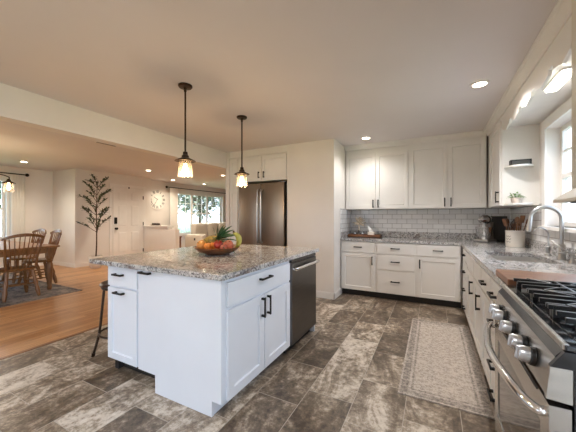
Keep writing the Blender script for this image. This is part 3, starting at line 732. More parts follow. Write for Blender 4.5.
obj('glass_strip', MB().prism([(-.019, .906), (-.036, .8845), (-.0, .8845), (-.0, .906)], lambda p: (.003, p[0], p[1]), lambda p: (w - .012, p[0], p[1])), M['enamel'], t)
nv = Vector((0, -.13, .022)).normalized()           # outward normal of the sloping panel
for y in (1.622, 1.535, 1.385, 1.24, 1.143):
    x = 1.762 - y; c = Vector((x, -.048, .824))
    q = nv.to_track_quat('Z', 'Y').to_matrix().to_4x4()
    k = obj('knob', MB().lathe([(0, .012), (.023, .012), (.0245, .016), (.0235, .036), (.021, .041), (0, .041)], (0, 0, 0), 20, Matrix.Translation(c) @ q), M['knob'], t, True, 30)
    obj('knob_base', MB().lathe([(0, 0), (.029, 0), (.028, .01), (.02, .013), (0, .013)], (0, 0, 0), 20, Matrix.Translation(c) @ q), M['black'], k, True)
    obj('grip', MB().box(-.0055, .0055, -.02, .02, .035, .047, Matrix.Translation(c) @ q, bev=.003), M['knob'], k)
# oven door with window
b = MB(); z0, z1 = .19, .752
for a, c, e_, f in ((.004, w - .004, z0, z0 + .10), (.004, w - .004, z1 - .085, z1), (.004, .075, z0 + .10, z1 - .085), (w - .075, w - .004, z0 + .10, z1 - .085)): b.box(a, c, -.05, -.004, e_, f)
d = obj('oven_door', b, M['steel'], t)
obj('oven_window', MB().box(.075, w - .075, -.046, -.01, z0 + .10, z1 - .085), M['blkglass'], d)
obj('handle', MB().tube(smoothpts([(.03, -.05, .722), (.03, -.07, .722), (.12, -.098, .722), (w / 2, -.125, .722), (w - .12, -.098, .722), (w - .03, -.07, .722), (w - .03, -.05, .722)], 5), .0135, 12), M['chrome'], d, True)
for k in range(2): obj('vent_slot', MB().box(.1 + k * .3, .36 + k * .3, -.0525, -.05, .742, .748), M['toe'], d)
for k in range(6): obj('side_vent', MB().box(w - .004, w - .0025, -.038, -.026, .66 - k * .04, .685 - k * .04), M['toe'], d)
o = obj('storage_drawer', MB().box(.004, w - .004, -.045, -.004, .04, .18, bev=.004), M['steel'], t)
for k in (0, 1):
    for s in (0, 1): obj('foot', MB().cyl((.05 + k * (w - .1), .05 + s * .5, 0), (.05 + k * (w - .1), .05 + s * .5, .03), .018), M['toe'], t)
# burners and grates
for x, y, r in ((.155, .16, .05), (.155, .46, .04), (.381, .31, .055), (.607, .16, .055), (.607, .46, .04)):
    o = obj('burner', MB().lathe([(0, .9245), (r * 1.3, .9245), (r * 1.25, .934), (r * 1.05, .936), (0, .936)], (x, y, 0), 24), M['steel'], t, True)
    obj('burner_cap', MB().lathe([(0, .936), (r, .936), (r, .946), (r * .9, .95), (0, .951)], (x, y, 0), 24), M['iron'], o, True)
for gx0, gx1 in ((.035, .268), (.272, .490), (.494, .727)):
    b = MB(); y0, y1 = .03, .59; zt = .966; hb = .012
    def bar(ax, ay, bx, by, z=zt, wd=.006):
        dx, dy = bx - ax, by - ay; L = math.hypot(dx, dy)
        X = Matrix.Translation((ax, ay, 0)) @ Matrix.Rotation(math.atan2(dy, dx), 4, 'Z')
        b.box(0, L, -wd, wd, z - hb * 1.3, z, X, bev=.002)
    for a in (gx0 + .008, gx0 * .65 + gx1 * .35, gx0 * .35 + gx1 * .65, gx1 - .008): bar(a, y0 - .012, a, y1, zt, .007)
    for yy in (y0 + .14, (y0 + y1) / 2, y1 - .006): bar(gx0, yy, gx1, yy)
    cx = (gx0 + gx1) / 2
    for yc in (y0 + .14, y1 - .14):
        for a, c, e_, f in ((gx0, yc - .10, cx - .045, yc - .03), (gx1, yc - .10, cx + .045, yc - .03), (gx0, yc + .10, cx - .045, yc + .03), (gx1, yc + .10, cx + .045, yc + .03)):
            bar(a, c, e_, f, zt + .003, .005)
    for a in (gx0 + .008, gx1 - .008):
        for yy in (y0 + .008, (y0 + y1) / 2, y1 - .008): b.box(a - .008, a + .008, yy - .008, yy + .008, .9245, zt - .004)
    obj('grate', b, M['iron'], t)

t = thing('range_hood', 'cream box-shaped range hood with flared lower edge over gas range', 'range hood', (RW, 1.37, 1.33))
obj('chimney', MB().box(-.43, 0, -.39, .39, .062, 1.05), M['hood'], t)
b = MB(); b.prism([(-.495, 0), (-.495, .012), (-.43, .062), (0, .062), (0, 0)], lambda p: (p[0], -.39, p[1]), lambda p: (p[0], .39, p[1])); obj('canopy', b, M['hood'], t)
obj('filter', MB().box(-.45, -.05, -.34, .34, -.006, 0), M['toe'], t)

tag(obj('cutting_board', MB().box(.338, .93, 1.785, 2.105, .912, .946, bev=.005), M['board']), 'large wooden cutting board lying on the worktop beside gas range', 'cutting board')

# ------------------------------------------------------------------ things on the back worktop
t = thing('stand_mixer', 'silver stand mixer with glass bowl in the worktop corner', 'mixer', (.66, 4.80, .9125), -.55)
obj('base', MB().box(-.09, .09, -.14, .13, 0, .035, bev=.015), M['nickel'], t, True)
obj('column', MB().tube([(0, .09, .03), (0, .10, .15), (0, .085, .27)], [.055, .045, .055], 14), M['nickel'], t, True)
obj('motor_head', MB().sph((0, -.02, .31), (.065, .17, .062), 18, 12), M['chrome'], t, True)
obj('trim_band', MB().lathe([(.0665, -.01), (.0675, -.01), (.0675, .01), (.0665, .01)], (0, 0, 0), 20, Matrix.Translation((0, -.02, .31)) @ Matrix.Rotation(PI / 2, 4, 'X')), M['black'], t)
o = obj('mixing_bowl', MB().lathe([(0, .037), (.05, .037), (.055, .045), (.09, .09), (.10, .20), (.104, .205), (.096, .2), (.086, .092), (.05, .048), (0, .046)], (0, -.055, 0), 28), M['chrome'], t, True)
obj('beater', MB().tube([(0, -.055, .26), (0, -.055, .10)], [.012, .03], 10), M['white'], t, True)
def leaning(name, label, x0, x1, h, th, m, y, tilt):
    b = MB(); X = Matrix.Translation((0, y, .912)) @ Matrix.Rotation(-tilt, 4, 'X'); b.box(x0, x1, -th, 0, 0, h, X, bev=.004)
    return tag(obj(name, b, m), label, 'cutting board')
leaning('cutting_board', 'black cutting board leaning on tile behind the stand mixer', .70, .95, .36, .015, M['slate'], 5.00, .16)
t = thing('serving_board', 'brown paddle board leaning on tile beside the utensil crock', 'serving board', (.90, 4.62, .9155), 0)
b = MB(); X = Matrix.Rotation(.16, 4, 'Y') 
b.box(0, .014, -.13, .13, 0, .26, X, bev=.004); obj('paddle', b, M['traywood'], t)
obj('grip', MB().box(0, .014, -.02, .02, .26, .34, X, bev=.004), M['traywood'], t)

t = thing('utensil_crock', 'cream ceramic crock holding wooden cooking utensils', 'crock', (.855, 4.15, .9125))
obj('pot', MB().lathe([(0, 0), (.088, 0), (.092, .01), (.092, .175), (.096, .18), (.096, .19), (.088, .19), (.086, .178), (.086, .012), (0, .012)], n=32), M['ceramic'], t, True)
# dark lettering-like flourish painted on the crock
for k in range(3):
    z = .06 + .03 * k; P = []
    for j in range(7):
        a = PI + .62 + .10 * (j - 3) ; P.append((.0925 * math.cos(a), .0925 * math.sin(a), z + .010 * math.sin(j * 2.1 + k)))
    obj('mark', MB().tube(P, .0022, 6), M['slate'], t)
random.seed(3)
UT = [('wooden_spoon', -.055, -.02), ('wooden_spoon', -.03, .035), ('wooden_spoon', .0, -.045), ('wooden_spoon', .025, .02), ('wooden_spoon', .05, -.03), ('wooden_spoon', .045, .045)]
UL = ['dark brown flat turner leaning towards the stand mixer', 'round wooden spoon leaning to the back of crock', 'short wooden spoon in the crock, tipped to the room', 'pale wooden spoon standing upright in crock', 'slotted wooden spoon leaning towards the sink', 'wide wooden spatula leaning towards window wall']
for k, (nm, dx, dy) in enumerate(UT):
    base = Vector((.855 + dx * .5, 4.15 + dy * .5, .925)); tip = Vector((.855 + dx * 1.75, 4.15 + dy * 1.9, .925 + .235 + .02 * (k % 3)))
    u = thing('wooden_spoon' if k not in (0, 5) else 'wooden_spatula', UL[k], 'utensil', base, 0, 'utensils in the cream crock')
    d_ = tip - base; q = d_.to_track_quat('Z', 'Y').to_matrix().to_4x4()
    obj('shaft', MB().tube([(0, 0, 0), d_], [.006, .005], 8), M['spoon'], u, True)
    if k in (0, 5): obj('spatula_blade', MB().box(-.026, .026, -.004, .004, -.01, .08, Matrix.Translation(d_) @ q, bev=.003), M['traywood'] if k == 0 else M['spoon'], u)
    else: obj('spoon_bowl', MB().sph(d_ + d_.normalized() * .03, (.023, .009, .034), 12, 8, q), M['spoon'], u, True)
u = thing('wire_whisk', 'black wire whisk standing tallest in the cream crock', 'utensil', (.855, 4.15, .925), 0, 'utensils in the cream crock')
obj('shaft', MB().tube([(0, 0, 0), (-.012, -.005, .20)], .006, 8), M['slate'], u, True)
b = MB()
for k in range(4):
    a = PI * k / 4
    P = [Vector((-.012, -.005, .2)) + Vector((math.cos(a) * .034 * math.sin(PI * j / 10) * (1 if j <= 5 else 1), math.sin(a) * .034 * math.sin(PI * j / 10), .05 * (1 - math.cos(PI * j / 10)))) for j in range(6)]
    Q = [Vector((-.012, -.005, .2)) + Vector((-math.cos(a) * .034 * math.sin(PI * j / 10), -math.sin(a) * .034 * math.sin(PI * j / 10), .05 * (1 - math.cos(PI * j / 10)))) for j in range(6)]
    full = P + [Vector((-.012, -.005, .315))] + Q[::-1]; b.tube(full, .0022, 5)
obj('wires', b, M['slate'], u)

t = thing('wooden_tray', 'long low reddish-brown wooden tray on the back worktop', 'tray', (-1.03, 4.85, .9125))
b = MB(); b.box(-.265, .265, -.10, .10, 0, .012); b.box(-.265, .265, -.10, -.088, 0, .05); b.box(-.265, .265, .088, .10, 0, .05); b.box(-.265, -.253, -.088, .088, 0, .05); b.box(.253, .265, -.088, .088, 0, .05)
obj('tray_body', b, M['traywood'], t)
for s in (-1, 1): obj('handle', MB().tube(smoothpts([(s * .266, -.04, .03), (s * .272, -.04, .045), (s * .272, .04, .045), (s * .266, .04, .03)], 4), .004, 6), M['black'], t)
t = thing('coral_ornament', 'branching cream coral ornament on dark base in the tray', 'ornament', (-1.13, 4.84, .926))
obj('pedestal', MB().lathe([(0, 0), (.055, 0), (.055, .045), (.045, .055), (.015, .065), (.012, .11), (0, .11)], n=20), M['slate'], t, True)
random.seed(5); b = MB()
for k in range(34):
    a = 2 * PI * random.random(); e_ = -.35 + 1.85 * random.random(); L = .10 + .035 * random.random()
    dv = Vector((math.cos(a) * math.cos(e_), .7 * math.sin(a) * math.cos(e_), math.sin(e_))); c = Vector((0, 0, .215))
    p1 = c + dv * L * .5 + Vector((random.uniform(-.01, .01), random.uniform(-.01, .01), 0)); p2 = c + dv * L
    b.tube([c, p1, p2], [.010, .008, .006], 6)
    sd = dv.cross(Vector((0, 0, 1))); b.tube([p1, p1 + (dv + sd * .9) * L * .35], [.007, .005], 6)
b.cyl((0, 0, .10), (0, 0, .215), .013, .013, 8)
obj('branches', b, M['coral'], t, True)
for x, lab in ((-1.19, 'small dark salt shaker beside coral base in the tray'), (-1.065, 'small dark pepper shaker in the tray, beside napkin holder')):
    t = thing('shaker', lab, 'shaker', (x, 4.81, .926), 0, 'shakers in the wooden tray')
    obj('shaker_body', MB().lathe([(0, 0), (.02, 0), (.022, .03), (.016, .05), (0, .05)], n=16), M['slate'], t, True)
    obj('shaker_top', MB().lathe([(0, .05), (.0165, .05), (.014, .066), (0, .07)], n=16), M['chrome'], t, True)
t = thing('napkin_holder', 'beige napkin box in the tray with one white napkin raised', 'napkin holder', (-.925, 4.84, .926))
obj('box_body', MB().box(-.055, .055, -.04, .04, 0, .085, bev=.006), M['ceramic'], t)
obj('napkin', MB().prism([(-.03, .08), (.03, .08), (.0, .13), (-.035, .17), (-.06, .18), (-.055, .14)], lambda p: (p[0], -.006, p[1]), lambda p: (p[0], .006, p[1])), M['white'], t)

# on the rounded corner shelves (world position of the shelves: y 3.86 .. 3.69, x about .84)
t = thing('black_box', 'black box with a grey front panel on upper rounded shelf', 'box', (.825, 3.80, 1.8095))
obj('box_body', MB().box(-.09, .09, -.035, .035, 0, .06, bev=.004), M['black'], t); obj('front_panel', MB().box(-.075, .075, -.0375, -.035, .012, .048), M['leather'], t)
t = thing('potted_plant', 'tiny green plant in blush pot on lower rounded shelf', 'plant', (.785, 3.79, 1.4095))
obj('pot', MB().lathe([(0, 0), (.03, 0), (.042, .03), (.042, .055), (.036, .058), (.036, .05), (0, .05)], n=20), M['pink'], t, True)
random.seed(9); b = MB()
for k in range(46):
    a = random.random() * 2 * PI; e_ = random.uniform(.1, 1.2); p = Vector((math.cos(a) * .02, math.sin(a) * .02, .055))
    dv = Vector((math.cos(a) * math.cos(e_), math.sin(a) * math.cos(e_), math.sin(e_))); q = p + dv * random.uniform(.02, .055)
    b.leaf(q, dv + Vector((0, 0, -.2)), (0, 0, 1), .028, .018, .2); b.tube([p, q], .001, 4)
obj('foliage', b, M['leafb'], t)

# ------------------------------------------------------------------ fruit bowl on the island
BXc, BYc, BZ = -1.815, 2.06, .9125
t = thing('fruit_bowl', 'shallow brown wooden bowl full of fruit on island top', 'bowl', (BXc, BYc, BZ))
obj('dish', MB().lathe([(0, 0), (.10, 0), (.115, .006), (.17, .028), (.212, .062), (.215, .065), (.209, .067), (.165, .038), (.11, .016), (0, .012)], n=40), M['bowl'], t, True)
def fruit(name, label, x, y, z, r, m, stem=True, squash=.9, tilt=(0, 0), cat='fruit'):
    z += .012; r *= 1.03
    t = thing(name, label, cat, (BXc + x, BYc + y, BZ + z), 0, 'fruit in the wooden bowl')
    t.rotation_euler = (tilt[0], tilt[1], 0)
    P = []
    for i in range(13):
        a = PI * i / 12; rr = math.sin(a) * r; zz = -math.cos(a) * r * squash
        if name != 'orange': zz *= 1 - .32 * math.exp(-(math.sin(a) / .28) ** 2)
        P.append((rr if 0 < i < 12 else 0, zz))
    obj('flesh', MB().lathe(P, n=18), m, t, True, 80)
    if stem: obj('stem', MB().tube([(0, 0, r * squash * .6), (.003, 0, r * squash * 1.1)], [.0022, .003], 6), M['bark'], t)
    else: obj('stem', MB().lathe([(0, r * squash * .97), (.006, r * squash), (0, r * squash + .003)], n=8), M['bark'], t)
ux, uy = -.8886, -.4587   # towards the picture's left on the table
def L(s, d): return (s * .8886 + d * .4587, s * .4587 - d * .8886)   # s: along picture width, d: towards the camera
for nm, lab, s, d, z, r, m, st, tl in (
    ('apple', 'golden apple with dark blossom end, outermost beside the orange', -.135, .055, .075, .046, M['gold'], True, (.9, -.5)),
    ('orange', 'larger orange in front of the pineapple leaves', -.062, .115, .068, .036, M['orange'], False, (.4, 0)),
    ('orange', 'smaller paler orange between larger orange and red apple', -.022, .085, .072, .032, M['orange'], False, (.2, .3)),
    ('apple', 'dark red apple at the middle of the fruit bowl', .035, .105, .085, .042, M['red'], True, (.3, .2)),
    ('peach', 'big blushed peach beside the bananas', .118, .075, .078, .047, M['peach'], True, (.3, .5)),
    ('peach', 'smaller blushed peach between red apple and big peach', .082, .115, .066, .034, M['peach'], True, (.5, .1))):
    x, y = L(s, d); fruit(nm, lab, x, y, z, r, m, st, .92, tl)
x, y = L(-.075, -.03)
t = thing('pineapple', 'whole pineapple lying in the bowl behind the apples', 'fruit', (BXc + x, BYc + y, BZ + .105), 0, 'fruit in the wooden bowl')
ax = Vector((.8886 + .25, .4587 - .5, .35)).normalized(); q = ax.to_track_quat('Z', 'Y').to_matrix().to_4x4()
obj('pine_body', MB().lathe([(0, -.10), (.03, -.098), (.052, -.07), (.06, -.02), (.058, .03), (.045, .07), (.02, .085), (0, .086)], (0, 0, 0), 22, q), M['pine'], t, True, 80)
random.seed(11); b = MB(); c0 = ax * .085
for k in range(30):
    a = 2.4 * k; sp = .25 + 1.5 * (1 - k / 30)
    pd = q @ Vector((math.cos(a) * sp, math.sin(a) * sp, 1.0)); pd = (pd.normalized() + Vector((0, 0, .45))).normalized()
    b.leaf(c0 + pd * .015, pd, q @ Vector((math.cos(a), math.sin(a), .1)), .16 + .08 * random.random(), .021, .3)
obj('leaf_crown', b, M['pineleaf'], t)
x, y = L(.165, -.02)
t = thing('banana_bunch', 'bunch of greenish-yellow bananas curving up at the bowl edge', 'fruit', (BXc + x, BYc + y, BZ + .09), 0, 'fruit in the wooden bowl')
for k in range(4):
    P = []; R_ = []
    for j in range(9):
        a = -.9 + 2.0 * j / 8; rr = .085
        s = math.cos(a) * rr - .05; h = math.sin(a) * rr + .03; dd = -.05 + .028 * k + .012 * (j - 4) * (k - 1.5) * .2
        xx, yy = L(s, dd); P.append((xx, yy, h)); R_.append([.006, .013, .017, .0185, .019, .0185, .016, .010, .006][j])
    obj('banana', MB().tube(P, R_, 10), M['banana'], t, True, 60)
xx, yy = L(-.012, -.01); obj('stalk', MB().tube([(xx, yy, .10), (xx - .012, yy, .125)], [.014, .009], 8), M['bark'], t, True)

# ------------------------------------------------------------------ lamps
def light(name, kind, loc, parent, W_, col, **kw):
    l = bpy.data.lights.new(name, kind); l.energy = W_; l.color = col
    for k, v in kw.items(): setattr(l, k, v)
    o = bpy.data.objects.new(name, l); COL.objects.link(o); o.location = loc; o.parent = parent; return o
def pendant_light(x, y, label):
    t = thing('pendant_lamp', label, 'pendant lamp', (x, y, CZ), 0, 'pendant lamps over the island')
    obj('ceiling_plate', MB().lathe([(0, 0), (.062, 0), (.062, -.012), (.055, -.02), (.015, -.024), (.012, -.04), (0, -.04)], n=28), M['bronze'], t, True)
    obj('rod', MB().cyl((0, 0, -.035), (0, 0, -.62), .008), M['bronze'], t, True)
    obj('swivel', MB().sph((0, 0, -.05), .013, 10, 8), M['bronze'], t, True)
    obj('lamp_cap', MB().lathe([(.012, -.60), (.02, -.605), (.022, -.63), (.032, -.64), (.032, -.655), (.088, -.682), (.092, -.688), (.088, -.689), (.03, -.665), (.0, -.66)], n=32), M['bronze'], t, True)
    obj('glass_shade', MB().lathe([(.05, -.672), (.057, -.70), (.064, -.80), (.067, -.83), (.063, -.83), (.060, -.80), (.053, -.70), (.046, -.672)], n=32), M['shade'], t, True)
    obj('socket', MB().cyl((0, 0, -.66), (0, 0, -.71), .016), M['bronze'], t, True)
    obj('bulb', MB().lathe([(.012, -.71), (.014, -.725), (.027, -.76), (.027, -.775), (.016, -.797), (0, -.803)], n=18), M['bulb'], t, True)
    light('bulb_light', 'POINT', (0, 0, -.85), t, PEND_W, (1, .70, .40), shadow_soft_size=.05)
    return t
pendant_light(-2.0, 1.84, 'bronze pendant lamp with clear glass shade above the island drawers')
pendant_light(-2.03, 2.73, 'bronze pendant lamp with clear glass shade hanging nearer the refrigerator')

def downlight(x, y, label, W_=None, r=.075):
    t = thing('recessed_light', label, 'recessed light', (x, y, CZ), 0, 'recessed ceiling lights')
    obj('bezel', MB().lathe([(r * .72, -.002), (r, -.001), (r, -.006), (r * .75, -.012), (r * .72, -.012)], n=28), M['trim'], t, True)
    obj('lens', MB().lathe([(0, -.004), (r * .73, -.004), (r * .73, -.008), (0, -.009)], n=24), M['down'], t)
    light('spot_light', 'SPOT', (0, 0, -.03), t, W_ or (DOWN_W if x > -3.4 else 36), (.93, .96, 1) if -3.4 < x and y < 2 else (1, .965, .94) if x > -3.4 else (1, .88, .69), spot_size=2.5, spot_blend=.9, shadow_soft_size=.06)
downlight(.37, 3.02, 'round recessed light in kitchen ceiling near the sink valance')
downlight(-.90, 4.31, 'round recessed light in ceiling before back wall cabinets', 16)
downlight(-7.86, 2.78, 'round recessed light above the dining table and curtain')
downlight(-6.5, 4.77, 'round recessed light in ceiling before the front door')
downlight(-7.5, 6.39, 'round recessed light in ceiling beside the wall clock')
downlight(-4.54, 4.82, 'round recessed light close behind the kitchen beam')
downlight(-5.38, 6.34, 'round recessed light in living-room ceiling before the sofa')
downlight(-7.42, 7.7, 'round recessed light in living-room ceiling over the sofa')
downlight(-.9, .3, 'added recessed fill light in unseen kitchen ceiling above the floor before the island', 8)  # this and the next two are unseen, added to brighten the kitchen
downlight(.1, -.9, 'added recessed fill light in unseen kitchen ceiling near the added patio door', 65)
downlight(-2.6, -.6, 'added recessed fill light in unseen kitchen ceiling by the oak floor edge')
t = thing('ceiling_vent', 'white slotted air vent in the dining ceiling beside beam', 'vent', (-4.70, 2.72, CZ))
obj('vent_frame', MB().box(-.08, .08, -.17, .17, -.008, -.001), M['trim'], t)
for k in range(6): obj('slat', MB().box(-.06 + k * .02, -.05 + k * .02, -.15, .15, -.013, -.008), M['steeld'], t)

# chandelier over the dining table
t = thing('chandelier', 'bronze arm chandelier with glass shades over dining table', 'chandelier', (-6.36, 1.60, CZ))
obj('ceiling_plate', MB().lathe([(0, 0), (.065, 0), (.065, -.015), (.02, -.03), (0, -.03)], n=24), M['bronze'], t, True)
obj('rod', MB().cyl((0, 0, -.03), (0, 0, -.62), .008), M['bronze'], t, True)
obj('hub', MB().lathe([(0, -.50), (.02, -.51), (.035, -.56), (.035, -.62), (.02, -.66), (0, -.68)], n=20), M['bronze'], t, True)
for k in range(4):
    a = PI / 4 + PI / 2 * k; c, s = math.cos(a), math.sin(a)
    obj('arm', MB().tube(smoothpts([(c * .03, s * .03, -.58), (c * .18, s * .18, -.525), (c * .36, s * .36, -.52), (c * .48, s * .48, -.56), (c * .48, s * .48, -.60)], 5), .008, 8), M['bronze'], t, True)
    p = (c * .48, s * .48, 0)
    obj('lamp_cap', MB().lathe([(.012, -.59), (.022, -.60), (.03, -.625), (.085, -.655), (.088, -.66), (.03, -.64), (0, -.635)], p, 24), M['bronze'], t, True)
    obj('glass_shade', MB().lathe([(.05, -.65), (.056, -.68), (.064, -.80), (.060, -.80), (.052, -.68), (.046, -.65)], p, 24), M['shade'], t, True)
    obj('bulb', MB().lathe([(.013, -.64), (.015, -.69), (.028, -.73), (.016, -.765), (0, -.77)], p, 14), M['bulb'], t, True)
light('bulb_light', 'POINT', (0, 0, -.80), t, 9, (1, .74, .46), shadow_soft_size=.3)

# ------------------------------------------------------------------ rugs
tag(obj('kitchen_rug', MB().box(-.225, .355, 2.145, 3.80, 0.0005, .009), M['kitrug']), 'beige and grey flecked runner rug on kitchen tile', 'rug')
tag(obj('dining_rug', MB().box(-8.2, -5.33, .9, 2.66, .0005, .008), M['dinrug']), 'dark grey patterned rug under the dining table', 'rug')

# ------------------------------------------------------------------ bar stool
t = thing('bar_stool', 'dark round backless stool tucked under the island overhang', 'stool', (-2.60, 1.62, 0))
obj('seat', MB().lathe([(0, .625), (.15, .625), (.165, .632), (.168, .648), (.155, .66), (.08, .655), (0, .652)], n=32), M['darkwood'], t, True)
obj('seat_ring', MB().tube([(.145 * math.cos(2 * PI * k / 24), .145 * math.sin(2 * PI * k / 24), .615) for k in range(24)], .011, 8, True), M['bronze'], t, True)
for k in range(4):
    a = PI / 4 + PI / 2 * k + .12; c, s = math.cos(a), math.sin(a)
    l = obj('leg', MB().tube(smoothpts([(c * .13, s * .13, .62), (c * .145, s * .145, .45), (c * .17, s * .17, .2), (c * .215, s * .215, .014)], 4), .011, 8), M['bronze'], t, True)
    obj('foot_cap', MB().cyl((c * .217, s * .217, 0), (c * .212, s * .212, .03), .015), M['bronze'], l, True)
obj('foot_ring', MB().tube([(.172 * math.cos(2 * PI * k / 28), .172 * math.sin(2 * PI * k / 28), .2) for k in range(28)], .009, 8, True), M['bronze'], t, True)

# ------------------------------------------------------------------ dining table and chairs
RZ = .012
t = thing('dining_table', 'golden oak dining table with turned legs on dark rug', 'table', (-6.72, 1.95, RZ))
obj('tabletop', MB().box(-.97, .97, -.57, .57, .725, .755, bev=.008), M['oaktab'], t)
b = MB(); b.box(-.88, .88, -.48, -.455, .63, .725); b.box(-.88, .88, .455, .48, .63, .725); b.box(-.88, -.855, -.455, .455, .63, .725); b.box(.855, .88, -.455, .455, .63, .725)
obj('apron', b, M['oaktab'], t)
for sx in (-1, 1):
    for sy in (-1, 1):
        c = (sx * .86, sy * .46, 0); b = MB(); b.box(c[0] - .045, c[0] + .045, c[1] - .045, c[1] + .045, .58, .725)
        b.lathe([(0, 0), (.028, 0), (.03, .02), (.036, .04), (.03, .07), (.035, .12), (.05, .38), (.046, .44), (.034, .47), (.05, .49), (.034, .51), (.045, .54), (.045, .58), (0, .58)], c, 18)
        obj('leg', b, M['oakchair'], t, True)

def windsor(label):
    """seat looks to +y, back at -y"""
    t = thing('dining_chair', label, 'chair', (0, 0, RZ), 0, 'oak chairs round the dining table')
    wd = M['oakchair']
    b = MB(); n = 24; P = []
    for k in range(n):
        a = 2 * PI * k / n; P.append((.225 * math.copysign(abs(math.cos(a)) ** .75, math.cos(a)), .215 * math.copysign(abs(math.sin(a)) ** .75, math.sin(a))))
    b.prism(P, lambda p: (p[0] * .93, p[1] * .93, .42), lambda p: (p[0], p[1], .445)); b.prism(P, lambda p: (p[0], p[1], .445), lambda p: (p[0] * .95, p[1] * .95, .458)); obj('seat', b, wd, t, True, 30)
    feet = []
    for sx in (-1, 1):
        for sy in (-1, 1):
            top = Vector((sx * .15, sy * .14, .425)); ft = Vector((sx * .205, sy * .215, 0)); feet.append((top, ft))
            K = [(0, .016), (.15, .022), (.3, .018), (.5, .028), (.6, .019), (.75, .027), (.9, .022), (1, .016)]
            obj('leg', MB().tube([top.lerp(ft, u) for u, r in K], [r * 1.15 for u, r in K], 10), wd, t, True)
    def at(i, u): return feet[i][0].lerp(feet[i][1], u)
    for i, j in ((0, 1), (2, 3)):
        for u in (.45, .68): A, B = at(i, u), at(j, u); obj('stretcher', MB().tube([A, A.lerp(B, .5), B], [.009, .013, .009], 8), wd, t, True)
    for i, j, u in ((1, 3, .4), (1, 3, .62), (0, 2, .5)): A, B = at(i, u), at(j, u); obj('stretcher', MB().tube([A, A.lerp(B, .5), B], [.009, .014, .009], 8), wd, t, True)
    # back: two turned posts, arched crest, arrow spindles
    def bk(x, h): return Vector((x, -.185 - .14 * h / .52 + .03 * (x / .22) ** 2, .45 + h))
    for s in (-1, 1):
        K = [(0, .015), (.1, .012), (.22, .018), (.3, .013), (.6, .017), (.9, .013), (1, .012)]
        obj('back_post', MB().tube([bk(s * (.17 + .05 * u), .47 * u) for u, r in K], [r for u, r in K], 10), wd, t, True)
    b = MB(); m = 16; rings = []
    for k in range(m + 1):
        u = -1 + 2 * k / m; x = .25 * u; hz = .47 + .055 * math.cos(u * PI / 2) ** .8 if abs(u) < 1 else .47; hh = .05 - .012 * abs(u)
        c = bk(x, hz); rings.append([b.bm.verts.new(c + Vector((0, dy, dz))) for dy, dz in ((-.011, -hh / 2), (.011, -hh / 2), (.011, hh / 2), (-.011, hh / 2))])
    for A, B in zip(rings, rings[1:]):
        for k in range(4): b.bm.faces.new((A[k], A[(k + 1) % 4], B[(k + 1) % 4], B[k]))
    b.bm.faces.new(rings[0][::-1]); b.bm.faces.new(rings[-1])
    obj('crest_rail', b, wd, t, True, 30)
    for k in range(7):
        u = -1 + 2 * k / 6; K = [(0, .006), (.35, .007), (.5, .013), (.6, .012), (.7, .007), (1, .006)]; top = .47 + .03 * math.cos(u * PI / 2)
        obj('spindle', MB().tube([bk((.115 + .06 * v) * u, top * v) + Vector((0, .004, 0)) for v, r in K], [r for v, r in K], 8), wd, t, True)
    return t
ch = windsor('oak spindle-back chair at the table end, its back to the kitchen')
ch.location = (-5.77, 1.945, RZ); ch.rotation_euler = (0, 0, PI / 2)
dup(ch, (-6.52, 2.50, RZ), PI - .1, 'oak spindle-back chair on table long side nearer the front door')
dup(ch, (-7.20, 2.52, RZ), PI + .05, 'oak spindle-back chair on table long side nearer the curtain')

# ------------------------------------------------------------------ curtains
def curtain(name, label, x, y0, y1, z0, z1, cat='curtain'):
    b = MB(); n = 40; rows = []
    for z in (z0, (z0 + z1) / 2, z1):
        rows.append([(x + .035 * math.sin(k / n * 2 * PI * 5) + .008, y0 + (y1 - y0) * k / n, z) for k in range(n + 1)])
    th = .006
    V = [[(b.bm.verts.new(p), b.bm.verts.new((p[0] + th, p[1], p[2]))) for p in r] for r in rows]
    for A, B in zip(V, V[1:]):
        for k in range(n):
            b.bm.faces.new((A[k][0], A[k + 1][0], B[k + 1][0], B[k][0])); b.bm.faces.new((A[k][1], B[k][1], B[k + 1][1], A[k + 1][1]))
    return tag(obj(name, b, M['curtain'], None, True, 60), label, cat)
def rod(label, x, y0, y1, z, xw):
    t = thing('curtain_rod', label, 'curtain rod', (x, (y0 + y1) / 2, z)); h = (y1 - y0) / 2
    obj('pole', MB().cyl((0, -h, 0), (0, h, 0), .013), M['black'], t, True)
    for s in (-1, 1): obj('finial', MB().sph((0, s * (h + .03), 0), .04, 14, 10), M['black'], t, True)
    for s in (-.9, .9): obj('bracket', MB().tube([(0, s * h, 0), (xw - x, s * h, 0)], .008, 6), M['black'], t)
curtain('curtain', 'long white curtain at the dining window', AX + .09, 2.88, 3.14, .03, 2.262)
rod('black curtain rod with ball finials over the dining window', AX + .09, .75, 3.16, 2.28, AX)
curtain('curtain', 'long white curtain beside clock at the living-room window', LVX + .09, 6.72, 7.06, .03, 2.252)
rod('black curtain rod with ball finials over the living-room window', LVX + .09, 6.62, 9.9, 2.27, LVX)

